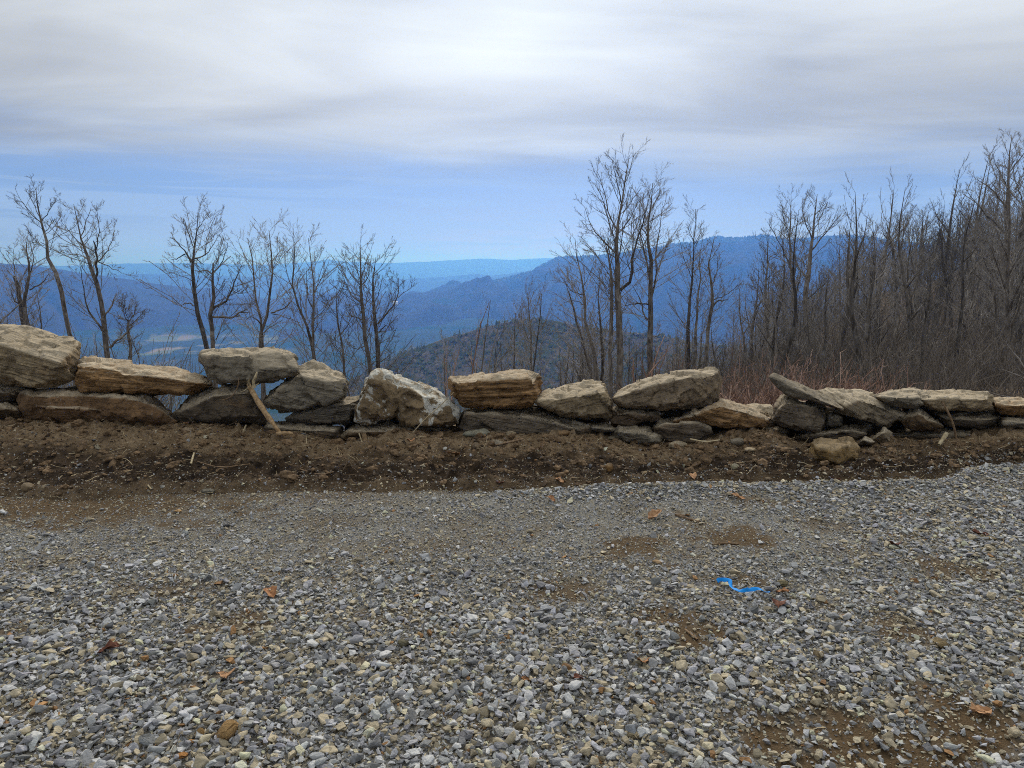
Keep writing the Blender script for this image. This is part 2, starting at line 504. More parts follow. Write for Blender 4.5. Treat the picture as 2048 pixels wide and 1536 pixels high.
def coarse_mask(x, y):
    """1 where the crusher stones are large and loose, 0 where they are packed fine"""
    n = fbm(np.asarray(x) / 1.1, np.asarray(y) / 0.8, 3.0, 3)
    near = sstep(np.asarray(y) + 0.9 * n + 0.04 * np.asarray(x), 4.5, 2.5)
    rim = 0.75 * np.exp(-((y - edge_y(x) + 0.18) / 0.16) ** 2) * sstep(x, -0.8, 0.6)
    right = 0.62 * sstep(x, 1.2, 2.4)
    return np.clip(np.maximum(np.maximum(near, rim), right) + 0.5 * n, 0.13, 1)


def make_drive():
    m, T = material('packed_grit')
    g = T.n('ShaderNodeNewGeometry')
    p = (g, 'Position')
    so = T.n('ShaderNodeAttribute', attribute_name='soil')
    v = T.n('ShaderNodeTexVoronoi', {'Vector': p, 'Scale': 150.0}, feature='F1')
    v2 = T.n('ShaderNodeTexVoronoi', {'Vector': p, 'Scale': 420.0}, feature='F1')
    r1 = (T.n('ShaderNodeSeparateColor', {0: (v, 'Color')}), 0)
    r2 = (T.n('ShaderNodeSeparateColor', {0: (v2, 'Color')}), 1)
    n = T.noise(p, 3.0, 5, 0.6)
    grit = T.mix(r2, (0.12, 0.115, 0.10), (0.34, 0.33, 0.295))
    grit = T.mix(T.ss(r1, 0.55, 0.95), grit, (0.27, 0.27, 0.265))
    grit = T.mix(T.ss(n, 0.35, 0.7, 0.1, 0.75), grit, (0.13, 0.105, 0.07))
    soil = T.mix(T.noise(p, 26.0, 5, 0.65), (0.045, 0.028, 0.014), (0.15, 0.10, 0.052))
    c = T.mix((so, 'Fac'), grit, soil)
    h = T.m('ADD', T.m('MULTIPLY', (v, 'Distance'), -1.0), T.m('MULTIPLY', (v2, 'Distance'), -0.4))
    finish(T, c, 0.95, bump=h, bump_dist=0.006, strength=1.0, spec=0.15)
    xs, ys = np.linspace(-8.0, 9.2, 560), np.concatenate([np.linspace(1.0, 6.6, 330)])
    X, Y = np.meshgrid(xs, ys, indexing='ij')
    Z = drive_z(X, Y)
    o = mesh_np('gravel_drive', np.stack([X, Y, Z], -1).reshape(-1, 3), grid_faces(len(xs), len(ys)), m, attrs={'soil': soil_mask(X, Y).ravel()})
    o['kind'] = 'structure'
    # the rest of the level terrace, out of frame
    m2, T = material('terrace_soil')
    g = T.n('ShaderNodeNewGeometry')
    n = T.noise((g, 'Position'), 6.0, 8, 0.7)
    finish(T, T.mix(n, (0.10, 0.095, 0.085), (0.24, 0.235, 0.225)), 1.0, bump=n, bump_dist=0.02, spec=0.1)
    xs, ys = np.linspace(-26, 26, 105), np.linspace(-24, 6.9, 64)
    X, Y = np.meshgrid(xs, ys, indexing='ij')
    t = mesh_np('terrace_ground', np.stack([X, Y, -0.07 + 0.015 * fbm(X / 3, Y / 3, 1.0, 3)], -1).reshape(-1, 3), grid_faces(len(xs), len(ys)), m2)
    t['kind'] = 'structure'
    return o


DRIVE = make_drive()


def bank_z(x, y, detail=True):
    x, y = np.asarray(x, float), np.asarray(y, float)
    zc = np.interp(x, _CR[:, 0], _CR[:, 2])
    ye = edge_y(x)
    t = np.clip((y - ye) / (_CRY - ye), -0.3, 3)
    prof = np.where(t < 1, np.clip(t, 0, 1) ** 0.75, 1.0)
    z = -0.03 * (t < 0) + (zc - 0.075) * prof + 0.03 * sstep(t, 0, .08)
    over = np.maximum(y - 6.55, 0)
    z = z - 0.75 * over - 0.6 * over ** 2
    if detail:
        env = sstep(t, -0.02, 0.15)
        z = z + env * (0.078 * fbm(x / 0.42, y / 0.26, 6.0, 3, 0.55) + 0.050 * np.abs(fbm(x / 0.12, y / 0.08, 2.0, 4, 0.62)) + 0.016 * fbm(x / 0.035, y / 0.03, 9.0, 3, 0.7))
        clod = noise3(x / 0.065, y / 0.05, 4.4)
        z = z + env * 0.045 * sstep(clod, 0.25, 0.55) * sstep(noise3(x / .5, y / .4, 8.1), -0.2, 0.3)
    return z


def make_bank():
    m, T = material('bank_soil')
    g = T.n('ShaderNodeNewGeometry')
    p = (g, 'Position')
    mo = T.n('ShaderNodeAttribute', attribute_name='moist')
    n = T.noise(p, 11.0, 7, 0.68)
    n2 = T.noise(p, 60.0, 5, 0.7)
    dry = T.mix(T.ss(n, 0.3, 0.7), (0.19, 0.125, 0.068), (0.37, 0.265, 0.16))
    wet = T.mix(T.ss(n, 0.35, 0.72), (0.026, 0.017, 0.011), (0.105, 0.068, 0.039))
    c = T.mix((mo, 'Fac'), dry, wet)
    c = T.mix(T.ss(n2, 0.5, 0.75, 0.0, 0.65), c, (0.05, 0.032, 0.02))
    v = T.n('ShaderNodeTexVoronoi', {'Vector': p, 'Scale': 85.0}, feature='F1')
    sp = T.n('ShaderNodeSeparateColor', {0: (v, 'Color')})
    chip = T.m('MULTIPLY', T.m('GREATER_THAN', (sp, 0), 0.955), T.m('LESS_THAN', (v, 'Distance'), 0.42))
    c = T.mix(chip, c, T.mix((sp, 1), (0.28, 0.21, 0.13), (0.45, 0.43, 0.38)))
    finish(T, c, 0.95, bump=T.m('ADD', n2, T.m('MULTIPLY', n, 0.8)), bump_dist=0.04, strength=1.0, spec=0.15)
    xs, s = np.linspace(-8.5, 9.5, 1150), np.concatenate([np.linspace(-0.12, 1.35, 105), np.linspace(1.42, 3.0, 22)])
    X = np.repeat(xs[:, None], len(s), 1)
    ye = edge_y(xs)[:, None]
    Y = ye + (_CRY - ye) * s[None, :]
    Z = bank_z(X, Y)
    T_ = np.repeat(s[None, :], len(xs), 0)
    mo = sstep(T_ + 0.45 * fbm(X / 0.35, Y / 0.2, 3.0, 4, 0.6) - 0.09 * sstep(X, 0.5, 3), 0.86, 0.43)
    mo = np.maximum(mo, 0.55 * sstep(X, 0.5, 2.2) * sstep(T_, 1.3, 0.8))
    mo = mo * (0.35 + 0.65 * sstep(X, -5.2, -3.0)) * (0.45 + 0.55 * sstep(T_ + 0.12 * fbm(X / 0.2, Y / 0.2, 7.0, 3), 0.0, 0.16))
    o = mesh_np('soil_bank', np.stack([X, Y, Z], -1).reshape(-1, 3), grid_faces(len(xs), len(s)), m, attrs={'moist': mo.ravel()})
    o['kind'] = 'structure'
    return o


BANK = make_bank()

# ------------------------------------------------------------------ gravel
PROTO = bpy.data.collections.new('gravel_shapes')       # never linked to the scene: shapes for scattering only


def mat_gravel():
    m, T = material('crushed_stone')
    a = T.n('ShaderNodeAttribute', attribute_name='stone', attribute_type='INSTANCER')
    oi = T.n('ShaderNodeObjectInfo')
    g = T.n('ShaderNodeTexCoord')
    n = T.noise((g, 'Object'), 1.3, 6, 0.65)
    v = T.n('ShaderNodeTexNoise', {'Vector': (g, 'Object'), 'Scale': 5.0, 'Detail': 4.0})
    f = T.m('ADD', T.m('MULTIPLY', n, 0.55), T.m('MULTIPLY', v, 0.3))
    c = T.mix(1.0, (a, 'Color'), T.mix(f, (0.45, 0.45, 0.46), (1.55, 1.52, 1.45)), 'MULTIPLY')
    finish(T, c, 0.82, bump=f, bump_dist=0.05, strength=0.5, spec=0.3)
    m2, T = material('crushed_stone_single')
    oi = T.n('ShaderNodeObjectInfo')
    g = T.n('ShaderNodeTexCoord')
    n = T.noise((g, 'Object'), 1.3, 6, 0.65)
    v = T.n('ShaderNodeTexNoise', {'Vector': (g, 'Object'), 'Scale': 5.0, 'Detail': 4.0})
    f = T.m('ADD', T.m('MULTIPLY', n, 0.55), T.m('MULTIPLY', v, 0.3))
    c = T.mix(1.0, (oi, 'Color'), T.mix(f, (0.45, 0.45, 0.46), (1.55, 1.52, 1.45)), 'MULTIPLY')
    finish(T, c, 0.82, bump=f, bump_dist=0.05, strength=0.5, spec=0.3)
    return m, m2


M_GRAVEL, M_STONE = mat_gravel()


def stone_mesh(name, rs, mat, npts=13, flat=0.55, sub=False):
    """an angular crushed stone about one unit long"""
    bm = bmesh.new()
    for _ in range(npts):
        v = rs.normal(size=3)
        v /= np.linalg.norm(v)
        v *= 0.5 * (1 + 0.16 * rs.normal())
        bm.verts.new((v[0], v[1] * rs.uniform(0.62, 0.85), v[2] * flat))
    bmesh.ops.convex_hull(bm, input=bm.verts)
    bmesh.ops.delete(bm, geom=[v for v in bm.verts if not v.link_faces], context='VERTS')
    if sub:
        bmesh.ops.bevel(bm, geom=bm.edges[:], offset=0.035, segments=1, affect='EDGES')
    me = bpy.data.meshes.new(name)
    bm.to_mesh(me)
    bm.free()
    me.materials.append(mat)
    return me


_rg = np.random.RandomState(21)
STONES = [stone_mesh('gravel_shape', _rg, M_GRAVEL, int(_rg.randint(10, 17)), _rg.uniform(0.38, 0.72)) for _ in range(16)]
for me in STONES:
    o = bpy.data.objects.new('gravel_shape', me)
    PROTO.objects.link(o)


def scatter(name, pts, rot, scl, col, parent, coll=PROTO, colattr='stone'):
    """one object: instances of the shapes in coll at the given points"""
    me = bpy.data.meshes.new(name)
    n = len(pts)
    me.vertices.add(n)
    me.vertices.foreach_set('co', np.asarray(pts, np.float32).ravel())
    for an, val in (('rot', rot), ('scl', scl), (colattr, col)):
        a = me.attributes.new(an, 'FLOAT_VECTOR', 'POINT')
        a.data.foreach_set('vector', np.asarray(val, np.float32).ravel())
    o = bpy.data.objects.new(name, me)
    C.objects.link(o)
    if parent:
        o.parent = parent
    ng = bpy.data.node_groups.new(name + '_scatter', 'GeometryNodeTree')
    ng.interface.new_socket('Geometry', in_out='INPUT', socket_type='NodeSocketGeometry')
    ng.interface.new_socket('Geometry', in_out='OUTPUT', socket_type='NodeSocketGeometry')
    N, L = ng.nodes, ng.links
    gi, go = N.new('NodeGroupInput'), N.new('NodeGroupOutput')
    iop = N.new('GeometryNodeInstanceOnPoints')
    ci = N.new('GeometryNodeCollectionInfo')
    ci.inputs['Collection'].default_value = coll
    ci.inputs['Separate Children'].default_value = True
    ci.inputs['Reset Children'].default_value = True
    ra, sa = N.new('GeometryNodeInputNamedAttribute'), N.new('GeometryNodeInputNamedAttribute')
    for nd, an in ((ra, 'rot'), (sa, 'scl')):
        nd.data_type = 'FLOAT_VECTOR'
        nd.inputs['Name'].default_value = an
    e2r = N.new('FunctionNodeEulerToRotation')
    L.new(gi.outputs[0], iop.inputs['Points'])
    L.new(ci.outputs[0], iop.inputs['Instance'])
    iop.inputs['Pick Instance'].default_value = True
    L.new(ra.outputs[0], e2r.inputs[0])
    L.new(e2r.outputs[0], iop.inputs['Rotation'])
    L.new(sa.outputs[0], iop.inputs['Scale'])
    L.new(iop.outputs[0], go.inputs[0])
    md = o.modifiers.new('scatter', 'NODES')
    md.node_group = ng
    o['kind'] = 'stuff'
    return o


def stone_colours(rs, n, tan):
    """slate grey crusher stone with some tan and rusty pieces"""
    k = rs.rand(n)
    lum = np.exp(rs.normal(0, 0.44, n))
    grey = np.array([0.322, 0.326, 0.322]) * lum[:, None] * (1 + rs.normal(0, 0.012, (n, 3)))
    grey[:, 2] *= 1 + 0.12 * rs.rand(n)
    warm = np.array([0.42, 0.36, 0.255]) * np.exp(rs.normal(0, 0.28, n))[:, None]
    rust = np.array([0.30, 0.165, 0.07]) * np.exp(rs.normal(0, 0.25, n))[:, None]
    c = np.where((k < 0.27 + 0.5 * tan)[:, None], warm, grey)
    c = np.where((k < 0.008 + 0.03 * tan)[:, None], rust, c)
    return np.clip(c, 0.03, 0.55)


def gravel():
    rs = np.random.RandomState(5)

    def area(n):
        # points spread over the ground in view and a margin to each side
        y = 1.75 + (5.9 - 1.75) * rs.rand(n)
        half = 0.82 * y + 1.7
        keep = rs.rand(n) < half / (0.82 * 5.9 + 1.7)
        y, half = y[keep], half[keep]
        return (rs.rand(len(y)) * 2 - 1) * half, y
    out = []
    for dens, lo, md, sg, hi, kind in ((2700, 0.012, 0.0238, 0.42, 0.064, 'coarse'), (3600, 0.009, 0.017, 0.33, 0.034, 'mid'), (8500, 0.005, 0.0088, 0.32, 0.016, 'fine')):
        tot = int(dens * (5.9 - 1.75) * 2 * (0.82 * 5.9 + 1.7))
        x, y = area(tot)
        cm, so = coarse_mask(x, y), soil_mask(x, y)
        if kind == 'coarse':
            pr = cm * (1 - 0.93 * so)
        elif kind == 'mid':
            pr = (0.55 + 0.4 * cm) * (1 - 0.78 * so) + 0.06
        else:
            pr = (1 - 0.55 * so) * (1 - 0.45 * cm)
            pr = pr * sstep(y, 6.0, 2.4) ** 0.3
        pr = pr * sstep(edge_y(x) - y + 0.10 * fbm(x / 0.15, y / 0.15, 2.0, 3), -0.16 if kind == 'coarse' else -0.30, 0.03)
        k = rs.rand(len(x)) < pr
        x, y, cm, so = x[k], y[k], cm[k], so[k]
        n = len(x)
        s = np.clip(md * np.exp(rs.normal(0, sg, n)) * (0.80 + 0.28 * cm), lo, hi)
        z = np.maximum(drive_z(x, y), np.where(edge_y(x) - y < 0.03, bank_z(x, y), -1)) + s * (0.10 + 0.16 * rs.rand(n)) + (0.012 * rs.rand(n) * cm if kind == 'coarse' else 0)
        tilt = 0.30 if kind == 'coarse' else 0.5
        rot = np.stack([rs.normal(0, tilt, n), rs.normal(0, tilt, n), rs.rand(n) * 6.283], 1)
        scl = np.stack([s * rs.uniform(0.85, 1.2, n), s * rs.uniform(0.8, 1.05, n), s * rs.uniform(0.75, 1.15, n)], 1)
        tan = np.clip(0.55 * so + 0.25 * sstep(fbm(x / 0.8, y / 0.6, 12.0, 3), 0.05, 0.4) + 0.15 * (kind == 'fine'), 0, 1)
        out.append((np.stack([x, y, z], 1), rot, scl, stone_colours(rs, n, tan), s))
    P, Rt, S, Cc, s = [np.concatenate([o[i] for o in out]) for i in range(5)]
    # the stones that show largest become objects of their own
    px = S.max(1) / np.hypot(P[:, 1], EYE)
    vis = (np.abs(P[:, 0]) < 0.72 * (P[:, 1] * CP + EYE * SP) - 0.02) & (P[:, 1] > 2.05)
    order = np.argsort(-(px * vis))
    big = order[:300]
    rest = np.ones(len(P), bool)
    rest[big] = False
    scatter('gravel', P[rest], Rt[rest], S[rest], Cc[rest], DRIVE)
    singles = [stone_mesh('gravel_stone', _rg, M_STONE, int(_rg.randint(11, 18)), _rg.uniform(0.42, 0.72), True) for _ in range(24)]
    for j, i in enumerate(big):
        o = bpy.data.objects.new('gravel_stone', singles[j % 24])
        C.objects.link(o)
        o.parent = DRIVE
        o.location = P[i]
        o.rotation_euler = Rt[i]
        o.scale = S[i]
        o.color = (*Cc[i], 1)


gravel()


def bank_stones():
    """small stones and clods mixed into the soil bank"""
    rs = np.random.RandomState(9)
    n = 16000
    x = rs.uniform(-6.5, 7.0, n)
    ye = edge_y(x)
    t = rs.beta(1.1, 1.9, n) * 1.35
    y = ye + (_CRY - ye) * t
    s = np.clip(0.012 * np.exp(rs.normal(0, 0.55, n)), 0.005, 0.06)
    z = bank_z(x, y) + s * 0.12
    rot = np.stack([rs.normal(0, .5, n), rs.normal(0, .5, n), rs.rand(n) * 6.283], 1)
    scl = s[:, None] * rs.uniform(0.75, 1.2, (n, 3))
    col = stone_colours(rs, n, np.full(n, 0.7)) * 0.85
    clod = rs.rand(n) < 0.75
    col[clod] = np.array([0.085, 0.056, 0.034]) * np.exp(rs.normal(0, 0.4, clod.sum()))[:, None]
    grey = rs.rand(n) < 0.03
    col[grey] = np.array([0.42, 0.41, 0.38])
    scatter('soil_pebbles', np.stack([x, y, z], 1), rot, scl, col, BANK)


bank_stones()

# ------------------------------------------------------------------ boulders of the dry stone wall
def mat_rock():
    m, T = material('layered_schist')
    oi = T.n('ShaderNodeObjectInfo')
    g = T.n('ShaderNodeNewGeometry')
    p = (g, 'Position')
    bed = T.n('ShaderNodeAttribute', attribute_name='bed')
    al = T.n('ShaderNodeAttribute', attribute_name='along')
    bv = T.n('ShaderNodeCombineXYZ', {0: T.m('MULTIPLY', (al, 'Fac'), 2.2), 1: T.m('MULTIPLY', (bed, 'Fac'), 26.0), 2: (oi, 'Random')})
    band = T.noise(bv, 1.0, 6, 0.62, 0.4)
    bv2 = T.n('ShaderNodeCombineXYZ', {0: T.m('MULTIPLY', (al, 'Fac'), 4.5), 1: T.m('MULTIPLY', (bed, 'Fac'), 48.0), 2: (oi, 'Random')})
    crack = T.noise(bv2, 1.0, 5, 0.6, 0.6)
    n1 = T.noise(p, 3.2, 6, 0.6, 0.3)
    n2 = T.noise(p, 19.0, 7, 0.68, 0.2)
    n3 = T.noise(p, 95.0, 5, 0.72)
    tint = (oi, 'Color')
    la = T.n('ShaderNodeAttribute', attribute_name='layered')
    band = T.n('ShaderNodeMix', {0: (la, 'Fac'), 2: n1, 3: band})
    crack = T.n('ShaderNodeMix', {0: (la, 'Fac'), 2: T.m('MULTIPLY', n2, 0.92), 3: crack})
    c = T.mix(T.ss(band, 0.22, 0.78), T.mix(1.0, tint, (0.50, 0.48, 0.46), 'MULTIPLY'), T.mix(1.0, tint, (1.25, 1.2, 1.12), 'MULTIPLY'))
    c = T.mix(T.ss(n1, 0.55, 0.72, 0.0, 0.55), c, (0.27, 0.155, 0.07))                 # iron stain
    c = T.mix(T.ss(n2, 0.56, 0.74, 0.0, 0.6), c, (0.085, 0.07, 0.055))                 # dark weathering
    c = T.mix(T.ss(n3, 0.52, 0.72, 0.0, 0.55), c, T.mix(1.0, c, (0.5, 0.48, 0.46), 'MULTIPLY'))
    c = T.mix(T.ss(crack, 0.57, 0.68, 0.0, 0.85), c, (0.05, 0.038, 0.028))
    n4 = T.noise(p, 8.5, 6, 0.7, 0.5)
    c = T.mix(T.ss(n4, 0.52, 0.66, 0.0, 0.6), c, T.mix(1.0, c, (0.42, 0.38, 0.34), 'MULTIPLY'))
    c = T.mix(T.ss(n4, 0.46, 0.36, 0.0, 0.5), c, T.mix(1.0, c, (1.5, 1.45, 1.35), 'MULTIPLY'))
    c = T.mix(T.ss(T.noise(p, 42.0, 4, 0.6), 0.62, 0.72, 0.0, 0.5), c, (0.44, 0.42, 0.38))
    # tan soil dust, brightened on upward faces to stand in for lit tops
    du = T.n('ShaderNodeAttribute', attribute_name='dust')
    dn = T.m('MULTIPLY', (du, 'Fac'), T.ss(T.m('ADD', n2, T.m('MULTIPLY', n1, 0.5)), 0.45, 0.95, 0.25, 1.0))
    c = T.mix(dn, c, T.mix(T.m('ADD', T.m('MULTIPLY', n3, 0.5), T.m('MULTIPLY', n1, 0.5)), (0.43, 0.345, 0.23), (0.64, 0.54, 0.40)))
    # white crust of lichen on the boulders that carry it
    lw = T.m('SUBTRACT', 1.0, (oi, 'Alpha'))
    ln = T.noise(p, 5.5, 6, 0.62, 0.8)
    lt = T.m('SUBTRACT', 0.80, T.m('MULTIPLY', lw, 0.295))
    li = T.ss(T.m('ADD', T.m('SUBTRACT', ln, lt), T.m('MULTIPLY', (du, 'Fac'), 0.10)), 0.0, 0.035)
    c = T.mix(T.m('MULTIPLY', li, T.m('GREATER_THAN', lw, 0.01)), c, T.mix(n3, (0.46, 0.43, 0.36), (0.80, 0.77, 0.68)))
    h = T.m('ADD', T.m('MULTIPLY', n2, 0.6), T.m('MULTIPLY', n3, 0.35))
    h = T.m('ADD', h, T.m('MULTIPLY', T.ss(crack, 0.70, 0.45), 0.8))
    h = T.m('ADD', h, T.m('MULTIPLY', band, 0.5))
    finish(T, c, 0.88, bump=h, bump_dist=0.042, strength=0.9, spec=0.2)
    return m


M_ROCK = mat_rock()
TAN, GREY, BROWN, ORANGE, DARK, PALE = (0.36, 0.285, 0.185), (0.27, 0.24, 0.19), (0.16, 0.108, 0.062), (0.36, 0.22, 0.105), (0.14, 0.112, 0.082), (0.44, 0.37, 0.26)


def hull_bm(bm, pts):
    vs = [bm.verts.new(tuple(p)) for p in pts]
    r = bmesh.ops.convex_hull(bm, input=vs)
    junk = [v for v in r['geom_interior'] if isinstance(v, bmesh.types.BMVert)]
    bmesh.ops.delete(bm, geom=list({v for v in junk if v.is_valid}), context='VERTS')


_rock_n = [0]


def rock(name, hulls, Y, label, tint=TAN, depth=0.5, bed=(0.1, 0.15, 1.0), vox=0.0115, amp=1.0, strata=1.0, lichen=0.0, dust=1.0, group='boulders heaped into the dry stone wall', cat='boulder'):
    """A boulder from hulls. A hull is (outline, front): outline = silhouette pixels, the upper ones of which lie at the back of the
    top face; front = pixels of the near edges. Each may carry a third number, its own depth behind Y."""
    bm = bmesh.new()
    for outline, front in hulls:
        pts = []
        ys = [q[1] for q in outline]
        mid = 0.5 * (min(ys) + max(ys))
        fx, fy = [q[0] for q in front] or [0], [q[1] for q in front] or [0]
        fmid = sum(fy) / len(fy) if front else min(ys) + 0.3 * (max(ys) - min(ys))
        cen = np.mean([at(q[0], q[1], Y + depth * 0.6) for q in outline], 0)
        for q in outline:
            dy = q[2] if len(q) > 2 else (depth * 0.55 if q[1] < fmid else 0.14 * depth + 0.05)
            p = at(q[0], q[1], Y + dy)
            pts.append(p)
            Yb = Y + depth + 0.5 * dy                        # the far side lies inside the outline as seen from the drive
            b = at(q[0], q[1], Yb)
            m_ = cen + np.array([0, Yb - cen[1], 0]) * (1 if abs(cen[0]) < 1e-6 else 1)
            m_[0], m_[2] = cen[0] * Yb / cen[1], EYE + (cen[2] - EYE) * Yb / cen[1]
            b = m_ + (b - m_) * np.array([0.86, 1.0, 0.84])
            pts.append(b)
        for q in front:
            pts.append(at(q[0], q[1], Y + (q[2] if len(q) > 2 else 0.0)))
        hull_bm(bm, pts)
    me = bpy.data.meshes.new('tmp')
    bm.to_mesh(me)
    bm.free()
    to = bpy.data.objects.new('tmp', me)
    C.objects.link(to)
    md = to.modifiers.new('r', 'REMESH')
    md.mode, md.voxel_size, md.adaptivity = 'VOXEL', vox, 0.0
    bpy.context.view_layer.update()
    dg = bpy.context.evaluated_depsgraph_get()
    ev = to.evaluated_get(dg).to_mesh()
    n = len(ev.vertices)
    V = np.empty(n * 3, np.float32); ev.vertices.foreach_get('co', V); V = V.reshape(-1, 3)
    Nn = np.empty(n * 3, np.float32); ev.vertex_normals.foreach_get('vector', Nn); Nn = Nn.reshape(-1, 3)
    lt = np.empty(len(ev.polygons), np.int32); ev.polygons.foreach_get('loop_total', lt)
    F = np.empty(len(ev.loops), np.int32); ev.loops.foreach_get('vertex_index', F)
    F = F.reshape(-1, 4) if (lt == 4).all() else None
    if F is None:
        ev.calc_loop_triangles()
        F = np.empty(len(ev.loop_triangles) * 3, np.int32); ev.loop_triangles.foreach_get('vertices', F); F = F.reshape(-1, 3)
    to.evaluated_get(dg).to_mesh_clear()
    bpy.data.objects.remove(to)
    bpy.data.meshes.remove(me)
    sd_ = 11.7 * (_rock_n[0] + 1)
    _rock_n[0] += 1
    nb = np.array(bed, float); nb /= np.linalg.norm(nb)
    x, y, z = V[:, 0] + sd_, V[:, 1], V[:, 2]
    warp = 0.010 * fbm(x / 0.22, y / 0.22, z / 0.22, 3)
    u = V @ nb + warp + sd_
    tl = 0.036
    k = u / tl + 0.35 * noise3(x / .3, y / .3, z / .3)
    ki = np.floor(k)
    fr = k - ki
    hsh = lambda q: np.sin(q * 127.1 + sd_) * 43758.5453 % 1.0
    # each layer steps in and out also along its length
    al = V[:, 0] * math.cos(0.2) + V[:, 1] * math.sin(0.2)
    lay = lambda q: (hsh(q) - 0.5) + 0.7 * noise3(al / 0.16 + q * 3.7, q * 1.3, sd_)
    st = lay(ki) + (lay(ki + 1) - lay(ki)) * sstep(fr, 0.78, 1.0)
    groove = -0.5 * np.exp(-((fr - 0.89) / 0.08) ** 2)
    side = 1 - np.abs(Nn @ nb) ** 2
    d = strata * (0.012 * st + 0.010 * groove) * side
    # broken facets: each patch of the skin is a small tilted plane with sharp borders
    rs = np.random.RandomState(900 + _rock_n[0])
    size = float(min(0.6, np.ptp(V, axis=0).max()))
    fac = np.zeros(n)
    Wp = V + 0.020 * np.stack([noise3(x / .07, y / .07, z / .07 + q) for q in (0, 7, 13)], 1)
    for sp_, ga in ((0.36 * size, 0.13), (0.17 * size, 0.14)):
        lo, hi = V.min(0), V.max(0)
        m = int(min(420, max(14, np.prod((hi - lo) / sp_ + 1) * 1.0)))
        S = lo + (hi - lo) * rs.rand(m, 3)
        q = np.empty(n, np.int32)
        for i0 in range(0, n, 4000):
            q[i0:i0 + 4000] = np.argmin(((Wp[i0:i0 + 4000, None, :] - S[None]) ** 2 * np.array([1, 1, 1.8])).sum(2), 1)
        g = rs.normal(0, ga, (m, 3))
        f = ((Wp - S[q]) * g[q]).sum(1) + (rs.rand(m) - 0.5)[q] * sp_ * 0.10
        fac += np.clip(f, -0.020, 0.020)
    d = d + amp * (0.007 * fbm(x / 0.30, y / 0.30, z / 0.30, 3) + 0.75 * fac + 0.0035 * fbm(x / 0.045, y / 0.045, z / 0.045, 3, 0.6))
    V = V + Nn * d[:, None]
    lit_dustv = dust * sstep(Nn[:, 2], 0.35, 0.85)  # paler upward faces: soil dust plus top light put into the colour
    # pivot at the foot of the stone
    c = np.array([V[:, 0].mean(), V[:, 1].mean(), V[:, 2].min()])
    o = mesh_np(name, V - c, F, M_ROCK, smooth=False, attrs={'bed': u, 'along': al + sd_, 'dust': lit_dustv, 'layered': np.full(n, min(1.0, strata * 0.75))})
    o.location = c
    o.color = (*tint, 1.0 - lichen)
    return tag(o, label, cat, group)


YW = 6.2
# --- left end
rock('boulder', [([(-70, 662), (-10, 652), (45, 652), (100, 667), (150, 679), (161, 687), (160, 705), (154, 722), (148, 758), (112, 771), (60, 773), (0, 757), (-70, 742)],
                  [(-60, 690), (0, 690), (40, 714), (100, 724), (118, 727), (113, 765), (60, 770), (0, 748)])], YW,
     'huge pale tan slab sloping at the left end of the wall, cut by the frame', TAN, 0.75, (0.28, 0.5, 1.0), dust=1.0)
rock('boulder', [([(153, 742), (158, 722), (170, 716), (262, 721), (264, 728), (262, 742), (165, 752)], [(158, 733), (240, 742)]),
                 ([(152, 765), (152, 738), (200, 730), (262, 727), (350, 738), (400, 752), (421, 761), (424, 771), (408, 779), (366, 788), (300, 789), (230, 782), (165, 781)],
                  [(156, 742), (230, 747), (300, 752), (352, 762), (405, 766), (360, 784), (230, 778)])], YW,
     'long tan slab with stepped layers, second along the top from the left', ORANGE, 0.62, (0.13, 0.12, 1.0), strata=1.2)
rock('boulder', [([(40, 786), (70, 778), (165, 776), (290, 784), (303, 792), (312, 812), (332, 828), (363, 842), (352, 851), (300, 852), (180, 852), (60, 848), (36, 822)],
                  [(60, 790), (170, 790), (280, 800), (300, 835), (180, 815), (60, 815)]),
                 ([(60, 812), (180, 812), (300, 838), (200, 825), (80, 823)], [(70, 815, -.03), (170, 818, -.05)])], YW - 0.02,
     'long smooth orange-brown boulder at the bottom left with a hollow under its ledge', (0.25, 0.155, 0.085), 0.55, (0.05, 0.1, 1.0), strata=0.35)
rock('boulder', [([(-60, 772), (0, 764), (62, 772), (50, 790), (20, 801), (-60, 806)], [(-10, 785), (30, 785)])], YW + 0.12,
     'dark wedge of rock under the huge pale slab at the far left', DARK, 0.5)
rock('boulder', [([(-60, 802), (12, 799), (42, 808), (56, 836), (44, 850), (-60, 850)], [(-20, 815), (35, 820)])], YW + 0.03,
     'layered brown rock end at the foot of the far left, beside the smooth boulder', BROWN, 0.5, strata=1.4)
# --- square block and the dark stones round it
rock('boulder', [([(401, 722), (400, 709), (406, 703), (480, 698), (497, 697), (506, 704), (508, 742), (504, 767), (441, 768), (424, 758), (412, 737)], [(404, 711), (416, 731), (440, 737), (494, 733), (498, 711), (500, 758), (442, 764), (424, 750)]),
                 ([(480, 699), (555, 695), (564, 701), (586, 706), (592, 716), (596, 745), (590, 752), (540, 760), (503, 768), (498, 740)],
                  [(500, 712, .10), (560, 704, .12), (585, 712, .12), (590, 746, .02), (505, 744, -.01), (594, 737, .0), (545, 733, .0), (506, 762, .04)])], YW - 0.02,
     'squared grey-brown block with a broken-out notch, perched highest in the wall', GREY, 0.6, (0.02, 0.1, 1.0), strata=0.5, dust=0.9)
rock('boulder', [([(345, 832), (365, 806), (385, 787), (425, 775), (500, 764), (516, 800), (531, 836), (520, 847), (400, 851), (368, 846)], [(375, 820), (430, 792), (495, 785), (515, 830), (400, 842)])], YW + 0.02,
     'broad dark brown boulder directly beneath the squared block', DARK, 0.55, strata=0.5)
